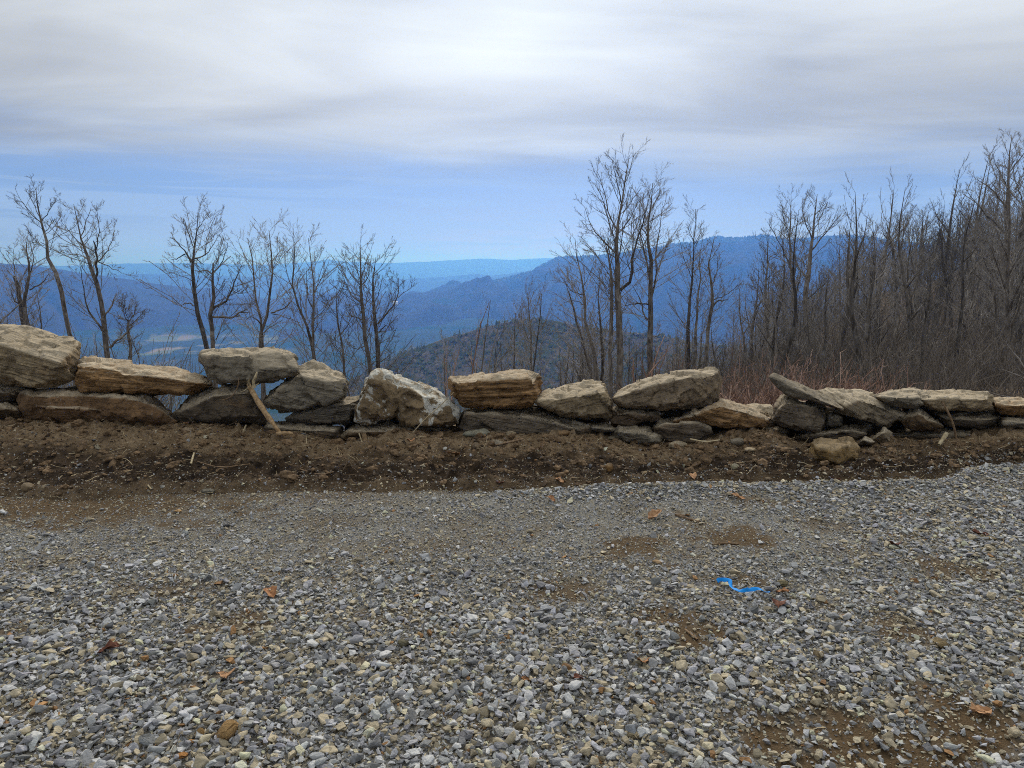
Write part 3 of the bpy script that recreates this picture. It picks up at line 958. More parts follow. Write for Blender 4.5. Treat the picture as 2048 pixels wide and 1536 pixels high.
rock('boulder', [([(525, 802), (546, 784), (591, 748), (598, 735), (611, 727), (627, 722), (650, 730), (685, 748), (693, 762), (692, 793), (666, 809), (600, 824), (560, 823), (534, 816)],
                  [(592, 752), (612, 769), (626, 771), (650, 764), (672, 762, .04), (690, 762, .12), (685, 792), (655, 806), (600, 818), (545, 812), (535, 802)])], YW,
     'wedge boulder with rippled pale top and dark front, right of the squared block', GREY, 0.6, (0.25, 0.3, 1.0), strata=0.8, lichen=0.25)
rock('boulder', [([(572, 838), (600, 820), (640, 804), (690, 796), (722, 797), (722, 818), (712, 832), (690, 849), (600, 849)], [(590, 835), (640, 815), (700, 806), (700, 840), (610, 845)])], YW + 0.06,
     'flaky dark slab wedged between the rippled wedge and the white-crusted boulder', (0.19, 0.17, 0.14), 0.55, (-0.1, 0.2, 1.0), strata=1.7)
rock('boulder', [([(518, 858), (530, 846), (620, 845), (686, 855), (682, 882), (520, 880)], [(540, 855), (670, 862), (660, 876)])], YW + 0.0,
     'low dark stone sunk in the bank behind the leaning branch', DARK, 0.5, strata=1.0)
rock('boulder', [([(678, 884), (690, 860), (712, 850), (770, 844), (832, 848), (832, 872), (760, 885)], [(700, 866), (760, 862), (820, 866)])], YW - 0.02,
     'brown stone half buried below the left of the white-crusted boulder', BROWN, 0.45)
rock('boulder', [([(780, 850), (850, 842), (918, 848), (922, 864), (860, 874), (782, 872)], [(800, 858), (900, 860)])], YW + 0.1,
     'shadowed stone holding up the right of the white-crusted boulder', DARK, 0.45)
rock('boulder', [([(709, 842), (711, 820), (722, 806), (731, 770), (742, 745), (752, 737), (766, 735), (784, 744), (812, 772), (808, 815), (786, 838), (770, 846), (722, 846)],
                  [(744, 760, .0), (756, 748, .05), (770, 746, .1), (795, 770, .03), (800, 800, -.02), (785, 832), (725, 838), (722, 815)]),
                 ([(760, 742), (800, 753), (830, 765), (880, 785), (906, 801), (917, 820), (916, 846), (900, 854), (850, 853), (803, 849), (792, 838), (790, 780)],
                  [(800, 770, .02), (840, 785, .06), (895, 812, .08), (908, 842, .05), (850, 848, .0), (805, 842, -.02), (800, 805, -.03)])], YW - 0.03,
     'peaked boulder splashed with white crust, tallest point of the wall middle', (0.27, 0.20, 0.12), 0.6, (0.6, 0.2, 0.6), strata=0.3, lichen=0.95, amp=1.25, dust=0.8)
# --- middle
rock('boulder', [([(895, 772), (901, 757), (921, 752), (1020, 745), (1050, 740), (1076, 752), (1079, 775), (1078, 806), (1060, 815), (960, 818), (926, 812), (906, 795)],
                  [(908, 766), (940, 768), (930, 800), (960, 812), (1050, 808), (1070, 768), (1055, 757), (1000, 766), (920, 764)])], YW,
     'boxy tan block with ragged ledges across its face, right of the peaked boulder', ORANGE, 0.55, (-0.05, 0.12, 1.0), strata=1.8, dust=1.0)
rock('boulder', [([(917, 838), (925, 818), (985, 815), (1080, 819), (1130, 834), (1186, 856), (1182, 874), (1100, 880), (960, 876), (918, 868)], [(930, 828), (1000, 830), (1070, 838), (1150, 858), (1100, 872), (940, 864)])], YW + 0.03,
     'wide grey-brown base boulder under the boxy tan block', (0.20, 0.165, 0.125), 0.6, (0.15, 0.3, 1.0), strata=1.0)
rock('boulder', [([(1068, 801), (1090, 785), (1130, 770), (1170, 762), (1204, 762), (1212, 775), (1223, 806), (1221, 833), (1170, 838), (1130, 832), (1108, 818), (1076, 809)],
                  [(1075, 804), (1110, 813), (1150, 798), (1210, 784), (1218, 810), (1215, 828), (1170, 832), (1130, 824)])], YW,
     'tapering tan boulder with a smooth sloping top, between the boxy block and the big slab', TAN, 0.6, (-0.25, 0.3, 1.0), strata=0.9)
rock('boulder', [([(1172, 846), (1215, 848), (1236, 858), (1220, 866), (1180, 862)], [(1185, 855), (1225, 860)])], YW + 0.05,
     'thin flake with a pale edge under the tapering tan boulder', GREY, 0.35, vox=0.012)
rock('boulder', [([(1221, 817), (1240, 811), (1285, 815), (1331, 826), (1316, 839), (1262, 846), (1224, 846)], [(1232, 824), (1290, 830)])], YW + 0.06,
     'small brown wedge stone under the left of the big slanted slab', (0.22, 0.165, 0.115), 0.5, strata=1.2)
rock('boulder', [([(1222, 797), (1235, 785), (1270, 770), (1320, 752), (1380, 740), (1428, 738), (1437, 743), (1438, 776), (1436, 797), (1402, 812), (1330, 818), (1270, 818), (1236, 811)],
                  [(1226, 796), (1262, 806), (1265, 815), (1330, 812), (1372, 793, .03), (1425, 793, .1), (1430, 748, .12), (1372, 755, .05), (1270, 780, .02)])], YW,
     'big slanted brown slab with a scooped right end, wall top centre right', (0.255, 0.20, 0.14), 0.6, (-0.25, -0.6, 1.0), strata=0.5, amp=1.2)
rock('boulder', [([(1345, 842), (1400, 815), (1441, 797), (1476, 808), (1520, 820), (1546, 836), (1541, 846), (1506, 861), (1480, 856), (1450, 846), (1380, 846)], [(1390, 832), (1440, 810), (1500, 828), (1535, 842), (1500, 855), (1450, 842)])], YW - 0.02,
     'pointed tan slab with an orange streak, leaning below the big slanted slab', ORANGE, 0.55, (0.2, 0.3, 1.0), strata=1.3)
rock('boulder', [([(1303, 857), (1318, 838), (1400, 838), (1426, 851), (1429, 885), (1340, 888), (1308, 874)], [(1312, 855), (1330, 848), (1392, 846), (1418, 858), (1420, 880), (1340, 884)])], YW,
     'squat dark block at the foot of the wall below the big slanted slab', (0.17, 0.135, 0.10), 0.5, strata=0.9)
rock('boulder', [([(1220, 868), (1238, 851), (1290, 854), (1326, 872), (1322, 888), (1255, 890)], [(1240, 864), (1290, 868), (1310, 882)])], YW - 0.05,
     'low flat stone with a chipped edge left of the squat dark block', GREY, 0.45, strata=1.5)
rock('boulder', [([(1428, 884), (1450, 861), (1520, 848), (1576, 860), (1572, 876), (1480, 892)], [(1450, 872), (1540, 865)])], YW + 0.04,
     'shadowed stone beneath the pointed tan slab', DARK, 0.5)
# --- right
rock('boulder', [([(1480, 815), (1510, 808), (1545, 812), (1550, 830), (1500, 838)], [(1500, 820)])], YW + 0.5,
     'distant tan stone glimpsed behind the pointed tan slab', TAN, 0.4)
rock('boulder', [([(1542, 842), (1549, 811), (1566, 793), (1640, 806), (1650, 815), (1653, 846), (1646, 863), (1600, 859), (1555, 851)], [(1556, 818), (1572, 804), (1636, 815), (1646, 845), (1635, 857), (1560, 846)])], YW,
     'square-faced brown boulder under the thin pointed slab', (0.225, 0.185, 0.14), 0.5, (0.2, -0.5, 1.0), strata=1.0)
rock('boulder', [([(1539, 753, .1), (1549, 748, .1), (1610, 772, .2), (1660, 794, .2), (1692, 813, .15), (1685, 819, .0), (1640, 808, .0), (1570, 791, .0), (1552, 772, .02)], [(1546, 757, .03), (1600, 782, -.02), (1670, 812, -.02)])], YW - 0.05,
     'thin slab jutting up to the left like a blade', (0.19, 0.165, 0.13), 0.35, (0.42, 0.2, 1.0), vox=0.012, strata=0.5, amp=0.6, dust=0.5)
rock('boulder', [([(1634, 784, .3), (1660, 779), (1720, 779), (1750, 790), (1790, 815), (1813, 832), (1792, 843), (1776, 853), (1730, 842), (1680, 826), (1668, 805)],
                  [(1690, 815), (1720, 800), (1770, 815), (1800, 834), (1772, 848), (1725, 835)])], YW + 0.02,
     'rough tan slab dipping right behind the thin blade', (0.30, 0.25, 0.18), 0.5, (0.55, -0.1, 1.0), strata=0.9, lichen=0.12)
rock('boulder', [([(1644, 832), (1660, 822), (1685, 836), (1683, 851), (1652, 853)], [(1655, 835), (1675, 840)])], YW + 0.06,
     'small veined stone tucked below the rough tan slab', GREY, 0.3, vox=0.012, lichen=0.15)
rock('boulder', [([(1580, 876), (1650, 858), (1700, 850), (1745, 846), (1751, 872), (1700, 893), (1620, 896)], [(1620, 872), (1700, 862), (1735, 868), (1690, 888)])], YW + 0.05,
     'long dark stone lying behind the loose tan boulder', DARK, 0.5, (-0.2, 0.2, 1.0))
rock('boulder', [([(1744, 793), (1790, 779), (1840, 778), (1858, 800), (1826, 814), (1800, 815)], [(1760, 794), (1830, 796), (1815, 810)])], YW - 0.03,
     'grey flake overlapping the left end of the long flat-topped slab', GREY, 0.5, (0.1, 0.2, 1.0), strata=1.2)
rock('boulder', [([(1800, 780), (1900, 785), (1932, 790), (1950, 783), (1976, 783), (1985, 792), (1983, 815), (1940, 821), (1872, 819), (1830, 806)], [(1840, 798), (1935, 804), (1975, 798), (1940, 816), (1870, 814)])], YW,
     'long flat-topped tan slab near the right end of the wall', TAN, 0.6, (0.03, 0.15, 1.0), strata=1.0)
rock('boulder', [([(1818, 822), (1834, 814), (1866, 836), (1864, 848), (1890, 855), (1880, 863), (1815, 858), (1800, 842)], [(1836, 826), (1858, 842), (1830, 850)])], YW - 0.04,
     'brown wedge stone pointing down to the right below the flat-topped slab', BROWN, 0.4, (0.5, 0.1, 1.0))
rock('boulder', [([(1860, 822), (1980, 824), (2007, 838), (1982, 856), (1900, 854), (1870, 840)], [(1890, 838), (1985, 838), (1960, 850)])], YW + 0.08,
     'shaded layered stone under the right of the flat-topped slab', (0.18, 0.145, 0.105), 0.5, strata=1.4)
rock('boulder', [([(1982, 802), (2000, 797), (2300, 803), (2300, 828), (2045, 833), (2002, 826)], [(1995, 810), (2240, 815)])], YW + 0.05,
     'tan slab cut by the right edge of the frame, top course', ORANGE, 0.55)
rock('boulder', [([(1996, 842), (2020, 833), (2300, 832), (2300, 862), (2004, 862)], [(2010, 846), (2240, 850)])], YW + 0.02,
     'greyish stone under the slab at the right edge of the frame', GREY, 0.5, strata=1.3)
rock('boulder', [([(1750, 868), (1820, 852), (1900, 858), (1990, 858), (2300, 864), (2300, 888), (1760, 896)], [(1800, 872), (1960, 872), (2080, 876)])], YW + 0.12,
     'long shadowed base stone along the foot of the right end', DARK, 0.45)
rock('boulder', [([(1735, 888), (1752, 868), (1769, 854), (1784, 868), (1792, 888), (1760, 892)], [(1755, 872), (1768, 864), (1780, 884)])], YW - 0.15,
     'small triangular stone standing at the foot of the wall on the right', (0.24, 0.19, 0.13), 0.25, (0.6, 0, 1), vox=0.011)
rock('boulder', [([(1713, 889), (1730, 872), (1752, 884), (1742, 892)], [(1728, 880), (1742, 886)])], YW - 0.22,
     'thin dark flake leaning beside the small triangular stone', DARK, 0.2, vox=0.010)
rock('boulder', [([(1619, 908), (1624, 886), (1641, 875), (1700, 879), (1719, 896), (1716, 921), (1692, 936), (1650, 934), (1630, 922)], [(1630, 895), (1664, 905, -.04), (1700, 892, .02), (1712, 912, .02), (1672, 930, -.02), (1640, 915)])], 5.62,
     'loose rounded tan boulder sitting forward on the soil bank', (0.33, 0.225, 0.105), 0.36, (0.2, 0.1, 1.0), strata=0.3, dust=0.35, group='stones lying loose on the soil bank')

# dark backing stones added so the chinks between boulders read as shade
for out_, lab_ in (([(925, 818), (1060, 806), (1215, 826), (1220, 875), (930, 872)], 'added dark backing stone in the chink under the tapering tan boulder'),
                   ([(1222, 818), (1290, 806), (1345, 818), (1340, 885), (1225, 880)], 'added dark backing stone in the chink under the left of the big slanted slab'),
                   ([(1330, 822), (1400, 808), (1450, 822), (1450, 885), (1330, 885)], 'added dark backing stone in the chink right of the squat dark block'),
                   ([(1440, 838), (1500, 826), (1565, 832), (1570, 888), (1445, 888)], 'added dark backing stone in the chink under the pointed tan slab'),
                   ([(1560, 812), (1620, 806), (1700, 818), (1700, 888), (1560, 886)], 'added dark backing stone in the chink behind the square-faced brown boulder'),
                   ([(1690, 832), (1750, 812), (1815, 826), (1815, 888), (1690, 888)], 'added dark backing stone in the chink under the rough tan slab'),
                   ([(1800, 812), (1900, 808), (2000, 820), (2000, 882), (1800, 884)], 'added dark backing stone in the chink under the long flat-topped slab'),
                   ([(1975, 818), (2050, 812), (2310, 816), (2310, 880), (1980, 882)], 'added dark backing stone in the chink at the right edge of the frame'),
                   ([(690, 835), (770, 822), (900, 826), (915, 875), (690, 885)], 'added dark backing stone in the chink under the white-crusted boulder'),
                   ([(-60, 776), (50, 774), (120, 786), (110, 850), (-60, 850)], 'added dark backing stone in the chink at the far left under the huge slab')):
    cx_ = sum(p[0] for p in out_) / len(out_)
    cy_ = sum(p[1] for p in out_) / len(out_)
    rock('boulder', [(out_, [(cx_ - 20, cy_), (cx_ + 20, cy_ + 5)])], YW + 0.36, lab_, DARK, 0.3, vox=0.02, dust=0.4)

# stones lying loose on the bank, one by one: (x, y, width, height in photo pixels, tint, shape, label)
LOOSE = [(955, 867, 66, 18, (0.30, 0.31, 0.25), 'flat greenish grey slab lying on the bank below the boxy tan block'),
         (990, 888, 44, 18, GREY, 'grey-brown stone on the bank just below the greenish slab'),
         (952, 897, 22, 26, BROWN, 'upright brown stone beside the grey-brown stone on the bank'),
         (1022, 869, 24, 16, TAN, 'small tan stone in front of the wide base boulder'),
         (1012, 855, 14, 14, BROWN, 'pebble perched against the wide base boulder'),
         (1118, 866, 60, 20, ORANGE, 'broad tan stone bedded in front of the wide base boulder, right side'),
         (1070, 866, 26, 14, BROWN, 'brown stone just left of the broad bedded tan stone'),
         (1356, 891, 40, 20, PALE, 'pale smooth cobble in front of the squat dark block'),
         (1475, 884, 34, 18, GREY, 'pale grey cobble between the pointed slab and the loose tan boulder'),
         (1232, 876, 48, 12, GREY, 'thin grey stone half sunk at the left of the low flat stone'),
         (1295, 886, 30, 14, BROWN, 'chipped brown stone below the low flat stone'),
         (1500, 900, 30, 12, TAN, 'flat tan stone on the bank left of the loose tan boulder'),
         (1645, 877, 16, 12, TAN, 'small stone resting on top of the loose tan boulder'),
         (1648, 941, 24, 14, TAN, 'tan stone at the foot of the loose tan boulder'),
         (1218, 936, 20, 24, (0.26, 0.15, 0.06), 'rusty brown stone on the dark lower bank, centre'),
         (1304, 926, 15, 17, BROWN, 'small brown stone right of the rusty one'),
         (1293, 946, 30, 12, (0.28, 0.20, 0.11), 'flat ochre stone near the gravel edge below the squat block'),
         (1471, 936, 20, 20, (0.26, 0.25, 0.18), 'tilted olive stone on the lower bank'),
         (1755, 949, 20, 17, PALE, 'pale yellowish stone at the gravel edge on the right'),
         (1536, 960, 18, 14, BROWN, 'brown stone at the gravel edge left of the loose tan boulder'),
         (1812, 908, 46, 10, (0.27, 0.22, 0.14), 'long flat stone on the bank right of the loose tan boulder'),
         (55, 976, 32, 25, (0.28, 0.21, 0.13), 'round tan cobble at the gravel edge, far left'),
         (85, 978, 15, 17, TAN, 'small tan pebble right of the round cobble at far left'),
         (416, 983, 40, 16, (0.13, 0.13, 0.115), 'dark flat cobble at the gravel edge below the smooth orange boulder'),
         (246, 958, 15, 14, (0.42, 0.42, 0.40), 'whitish angular pebble on the lower left bank'),
         (325, 975, 16, 12, (0.36, 0.37, 0.37), 'light grey pebble at the gravel edge, left'),
         (640, 957, 24, 12, (0.33, 0.30, 0.22), 'pale beige pebble on the lower bank below the wedge boulder'),
         (820, 946, 16, 12, (0.38, 0.34, 0.25), 'cream pebble on the bank below the peaked boulder'),
         (855, 946, 12, 9, TAN, 'tan pebble just right of the cream one'),
         (730, 970, 22, 12, BROWN, 'brown stone chip at the gravel edge below the peaked boulder'),
         (972, 956, 22, 18, (0.24, 0.16, 0.09), 'brown chip on the dark bank left of the centre'),
         (1133, 944, 16, 10, (0.30, 0.19, 0.10), 'small ochre chip on the dark bank, right of centre'),
         (780, 925, 22, 10, BROWN, 'flat dark chip in the bank below the peaked boulder'),
         (375, 862, 26, 16, (0.22, 0.15, 0.09), 'brown clod-like stone at the foot of the dark boulder'),
         (70, 940, 18, 14, BROWN, 'brown pebble in the bank at far left'),
         (1895, 945, 20, 12, (0.30, 0.26, 0.18), 'tan pebble where bank and gravel meet, far right'),
         (2000, 885, 18, 10, GREY, 'grey pebble on the bank at far right'),
         (1570, 935, 14, 10, GREY, 'grey pebble left of the loose tan boulder')]


def on_bank(px, py):
    """where the ray of a pixel first meets bank or drive"""
    d = ray(px, py)
    Y = np.linspace(2.0, 6.6, 1400)
    gx, gz = d[0] * Y, EYE + d[2] * Y
    gr = np.maximum(bank_z(gx, Y, False), drive_z(gx, Y))
    i = np.argmax(gr > gz)
    return np.array([gx[i], Y[i], gr[i]]) if (gr > gz).any() else np.array([gx[-1], Y[-1], gr[-1]])


def loose_stones():
    for i, (px, py, w, h, tint, label) in enumerate(LOOSE):
        rs = np.random.RandomState(100 + i)
        base = on_bank(px, py + h * 0.5)
        Y = base[1] + 0.02
        k = 0.5
        ang = np.linspace(0, 2 * math.pi, 9, endpoint=False) + rs.uniform(0, .5)
        out = [(px + k * w * math.cos(a) * rs.uniform(.85, 1.1), py + k * h * math.sin(a) * rs.uniform(.85, 1.1) - (0.0 if math.sin(a) < 0 else -0.1 * h)) for a in ang]
        fr = [(px + 0.25 * w * math.cos(a), py + 0.1 * h + 0.25 * h * math.sin(a)) for a in ang[::2]]
        wm = w / FOC * Y
        rock('stone', [(out, fr)], Y, label, tint, max(0.04, 0.75 * wm), (rs.normal(0, .3), rs.normal(0, .3), 1), vox=max(0.005, wm / 15), amp=min(0.5, wm * 2.0), strata=min(0.4, wm * 2.0),
             dust=0.3, group='stones lying loose on the soil bank', cat='stone')


loose_stones()

# ------------------------------------------------------------------ bare trees
def mat_bark(name, base, dark, pale):
    m, T = material(name)
    tc = T.n('ShaderNodeNewGeometry')
    mp = T.n('ShaderNodeMapping', {'Vector': (tc, 'Position'), 'Scale': (1, 1, 0.25)})
    n = T.noise(mp, 14.0, 6, 0.65, 0.3)
    n2 = T.noise((tc, 'Position'), 2.2, 5, 0.6)
    oi = T.n('ShaderNodeObjectInfo')
    c = T.mix(T.ss(n, 0.35, 0.65), dark, base)
    c = T.mix(T.ss(n2, 0.55, 0.72, 0.0, 0.75), c, pale)
    c = T.mix(1.0, c, T.mix((oi, 'Random'), (0.6, 0.6, 0.6), (1.55, 1.52, 1.46)), 'MULTIPLY')
    finish(T, c, 0.95, bump=n, bump_dist=0.03, strength=0.8, spec=0.1)
    return m


M_BARK = mat_bark('grey_bark', (0.18, 0.16, 0.142), (0.065, 0.056, 0.05), (0.36, 0.34, 0.315))
M_TWIG = mat_bark('bare_twigs', (0.27, 0.25, 0.235), (0.16, 0.147, 0.137), (0.42, 0.395, 0.375))
M_BRUSH = mat_bark('brown_brush', (0.18, 0.158, 0.14), (0.10, 0.086, 0.076), (0.28, 0.25, 0.225))
M_CANE = mat_bark('reddish_cane', (0.34, 0.23, 0.185), (0.20, 0.125, 0.10), (0.50, 0.40, 0.33))


def tubes(P, Rd, sides):
    """tubes for a batch of branches, P (B,K,3), Rd (B,K)"""
    B, K, _ = P.shape
    t = np.gradient(P, axis=1)
    t /= np.linalg.norm(t, axis=2, keepdims=True) + 1e-9
    ref = np.where(np.abs(t[:, :1, 1:2]) > 0.8, np.array([1.0, 0, 0.2]), np.array([0.15, 1.0, 0.1]))
    a = np.cross(t, ref); a /= np.linalg.norm(a, axis=2, keepdims=True) + 1e-9
    b = np.cross(t, a)
    an = np.arange(sides) * 2 * math.pi / sides
    V = P[:, :, None, :] + Rd[:, :, None, None] * (np.cos(an)[None, None, :, None] * a[:, :, None, :] + np.sin(an)[None, None, :, None] * b[:, :, None, :])
    V = V.reshape(-1, 3)
    bi, ki, si = np.meshgrid(np.arange(B), np.arange(K - 1), np.arange(sides), indexing='ij')
    i0 = (bi * K + ki) * sides
    sn = (si + 1) % sides
    F = np.stack([i0 + si, i0 + sn, i0 + sides + sn, i0 + sides + si], -1).reshape(-1, 4)
    return V, F


class Tubes:
    def __init__(self):
        self.V, self.F, self.n = [], [], 0

    def add(self, P, Rd, sides):
        V, F = tubes(P, Rd, sides)
        self.V.append(V); self.F.append(F + self.n); self.n += len(V)

    def arrays(self):
        return np.concatenate(self.V), np.concatenate(self.F)


def resample(P, w, k):
    P, w = np.asarray(P, float), np.asarray(w, float)
    if len(P) > 2:                                     # round the corners a little
        for _ in range(1):
            q = [P[0]]; v = [w[0]]
            for i in range(len(P) - 1):
                q += [0.78 * P[i] + 0.22 * P[i + 1], 0.22 * P[i] + 0.78 * P[i + 1]]
                v += [0.78 * w[i] + 0.22 * w[i + 1], 0.22 * w[i] + 0.78 * w[i + 1]]
            P, w = np.array(q + [P[-1]]), np.array(v + [w[-1]])
    s = np.concatenate([[0], np.cumsum(np.linalg.norm(np.diff(P, axis=0), axis=1))])
    u = np.linspace(0, s[-1], k)
    return np.stack([np.interp(u, s, P[:, i]) for i in range(3)], 1), np.interp(u, s, w)


def sprout(rs, P, Rd, m, K, t0, t1, ang, lf, lmin, lmax, rf, rmin, up, wob, absolute=False):
    """m side shoots on every branch of the batch"""
    B, Kp, _ = P.shape
    L = np.linalg.norm(np.diff(P, axis=1), axis=2).sum(1)
    t = t0 + (t1 - t0) * (np.arange(m)[None, :] + rs.rand(B, m)) / m
    f = t * (Kp - 1)
    i = np.clip(f.astype(int), 0, Kp - 2)
    fr = (f - i)[..., None]
    bi = np.arange(B)[:, None]
    o = P[bi, i] * (1 - fr) + P[bi, i + 1] * fr
    tg = P[bi, i + 1] - P[bi, i]
    tg /= np.linalg.norm(tg, axis=2, keepdims=True) + 1e-9
    r0 = (Rd[bi, i] * (1 - fr[..., 0]) + Rd[bi, i + 1] * fr[..., 0])
    q = rs.normal(size=(B, m, 3)); q[..., 2] *= 0.7
    q -= (q * tg).sum(2, keepdims=True) * tg
    q /= np.linalg.norm(q, axis=2, keepdims=True) + 1e-9
    a = np.radians(np.clip(rs.normal(ang, 11, (B, m, 1)), 15, 85))
    d = tg * np.cos(a) + q * np.sin(a)
    d[..., 2] += up * 0.6
    d /= np.linalg.norm(d, axis=2, keepdims=True)
    ln = np.clip(lf * L[:, None] * (1.12 - 0.92 * t) * rs.uniform(0.55, 1.25, (B, m)), lmin, lmax)
    n = B * m
    o, d, ln, r0 = o.reshape(n, 3), d.reshape(n, 3), ln.reshape(n), r0.reshape(n)
    out = np.empty((n, K, 3))
    out[:, 0] = o
    for k in range(1, K):
        d = d + rs.normal(0, wob, (n, 3)) + np.array([0, 0, up]) / K * 1.6
        d /= np.linalg.norm(d, axis=1, keepdims=True)
        out[:, k] = out[:, k - 1] + d * (ln / (K - 1))[:, None]
    ra = np.maximum(r0 * rf, rmin)
    rad = ra[:, None] * np.linspace(1, 0.42, K)[None, :]
    return out, np.maximum(rad, rmin * 0.62)


def twigs(rs, mains, dens=1.0, size=1.0, t0=0.3, up=0.35, rmin=0.0036, lv3=6):
    """fine branching on a list of main stems (P, R)"""
    tb = Tubes()
    P1, R1 = [], []
    for (P, w, isst) in mains:
        L = np.linalg.norm(np.diff(P, axis=0), axis=1).sum()
        m = max(2, int(L * 5.0 * dens / size ** 0.7 * (1 - (t0 if isst else 0.15))))
        a, b = sprout(rs, P[None], w[None], m, 7, t0 if isst else 0.15, 1.0, 54, 0.40 if isst else 0.72, 0.5 * size, 2.5 * size, 0.42, rmin * 1.4, up, 0.10)
        P1.append(a); R1.append(np.minimum(b, 0.0125 * size))
    P1, R1 = np.concatenate(P1), np.concatenate(R1)
    tb.add(P1, R1, 4)
    P2, R2 = sprout(rs, P1, R1, 6, 5, 0.15, 1.0, 40, 0.52, 0.18 * size, 0.9 * size, 0.6, rmin * 1.1, up * 0.8, 0.10)
    tb.add(P2, R2, 3)
    if lv3:
        P3, R3 = sprout(rs, P2, R2, lv3, 3, 0.2, 1.0, 36, 0.5, 0.10 * size, 0.38 * size, 0.75, rmin, up * 0.6, 0.10)
        tb.add(P3, R3, 3)
    return tb.arrays()


G_EDGE, G_VIEW = 'bare trees standing on the slope behind the wall', 'bare trees standing on the slope behind the wall'


def hero(label, Y, stems, limbs, seed, dens=1.0, size=1.0, t0=0.36, up=0.24, spread=0.25, name='bare_tree'):
    """a tree whose trunk and main limbs follow the photo; stems and limbs: [(px, py, width px), ...]"""
    rs = np.random.RandomState(seed)
    k = Y / FOC
    base = at(stems[0][0][0], stems[0][0][1], Y)
    gz = min(float(slope_z(base[0], Y)) - 0.15, base[2] - 0.3)
    origin = np.array([base[0], Y, gz])
    root = empty(name, origin, label, 'tree', 'bare trees standing on the slope behind the wall')
    mains, parts = [], []
    for si, lst in enumerate([*stems, *limbs]):
        isst = si < len(stems)
        pts = np.array([at(p[0], p[1], Y) for p in lst])
        w = np.array([p[2] for p in lst]) * k * (0.46 if isst else 0.38)
        s = np.concatenate([[0], np.cumsum(np.linalg.norm(np.diff(pts, axis=0), axis=1))])
        dy = rs.normal(0, spread) * s if not isst else 0.06 * s * rs.normal(0, 1) + (0.0 if si == 0 else rs.normal(0, 0.25))
        dy = dy + 0.05 * np.sin(s * 2.1 + si)
        pts[:, 1] += dy                                # limbs lean towards or away from the viewer
        if isst:
            sc_ = pts[:, 1] / Y                        # keep the photo's outline for the stem
            pts = np.stack([pts[:, 0] * sc_, pts[:, 1], EYE + (pts[:, 2] - EYE) * sc_], 1)
            foot = np.array([pts[0, 0] + 0.08 * rs.normal(), pts[0, 1], gz])
            pts = np.concatenate([[foot], pts]); w = np.concatenate([[w[0] * 1.45], w])
        w = np.maximum(w, 0.006)
        P, W = resample(pts - origin, w, 16 if isst else 10)
        P[1:] += rs.normal(0, 0.018, P[1:].shape) * np.minimum(1, W[1:, None] / 0.05 + 0.4)
        mains.append((P, W, isst))
    for si, (P, W, isst) in enumerate(mains):
        V, F = tubes(P[None], W[None], 8 if isst else 6)
        mesh_np('trunk' if isst else 'limb', V, F, M_BARK, root)
    V, F = twigs(rs, mains, dens, size, t0, up)
    mesh_np('crown', V, F, M_TWIG, root)
    return root


hero('forked bare tree with a snapped trunk, at the far left behind the pale slab', 28,
     [[(56, 655, 8), (50, 621, 8), (48, 595, 7), (56, 574, 6), (60, 548, 5), (53, 509, 3), (55, 475, 1)], [(47, 655, 9), (42, 613, 9), (35, 574, 8), (29, 553, 6)]],
     [[(58, 580, 4), (86, 564, 3), (100, 546, 1)], [(42, 613, 4), (20, 600, 3), (0, 570, 1)], [(48, 600, 4), (25, 640, 3), (0, 655, 2)], [(35, 574, 3), (28, 530, 2), (30, 500, 1)], [(60, 550, 3), (72, 520, 2), (68, 485, 1)]], 1, 1.25, 0.9, 0.5)
hero('tall thin bare tree leaning left with a small crown, second from the left', 24,
     [[(142, 676, 8), (130, 621, 9), (125, 580, 9), (115, 553, 9), (100, 527, 7), (95, 499, 6), (88, 465, 5), (82, 444, 4), (76, 418, 2.5), (71, 376, 1)]],
     [[(82, 446, 3), (62, 431, 2), (43, 402, 1)], [(82, 444, 2.5), (91, 423, 2), (100, 397, 1)], [(88, 465, 2), (100, 455, 2), (103, 441, 1)], [(90, 491, 1.6), (80, 489, 1.2), (70, 488, 1)], [(80, 432, 2), (68, 405, 1.5), (60, 385, 1)]], 2, 0.75, 0.75, 0.72)
hero('dark crooked bare tree with several snapped limbs, above the stepped slab', 24,
     [[(216, 719, 11), (211, 665, 11), (207, 632, 10), (200, 595, 9), (193, 566, 9), (185, 540, 8), (180, 520, 7), (178, 507, 5), (167, 494, 4), (159, 470, 3), (154, 439, 2), (148, 408, 1)]],
     [[(194, 566, 6), (191, 540, 6), (192, 522, 5), (191, 496, 4), (187, 482, 3)], [(193, 524, 4), (208, 507, 3), (221, 486, 2), (224, 460, 1)], [(206, 663, 6), (180, 629, 5), (169, 611, 4), (161, 587, 3), (156, 564, 2), (146, 527, 1)],
      [(208, 634, 5), (219, 616, 5), (219, 598, 3)], [(180, 520, 3), (161, 509, 2), (130, 509, 1)], [(220, 695, 7), (234, 681, 6), (253, 665, 5), (258, 655, 4)], [(167, 494, 3), (140, 470, 2), (118, 440, 1)], [(160, 472, 3), (170, 440, 2), (178, 415, 1)], [(191, 500, 3), (205, 460, 2), (206, 430, 1)], [(192, 520, 3), (220, 535, 2), (240, 547, 1)]], 3, 1.0, 0.9, 0.6)
hero('small bushy broken-topped tree beside the dark crooked one', 25, [[(263, 722, 7), (258, 680, 7), (255, 650, 6), (257, 640, 4)]],
     [[(257, 648, 3), (240, 625, 2), (232, 605, 1)], [(257, 646, 3), (268, 625, 2), (275, 606, 1)], [(256, 648, 2), (252, 620, 2), (250, 600, 1)], [(257, 655, 3), (275, 640, 2), (288, 625, 1)]], 4, 1.6, 0.6, 0.7)
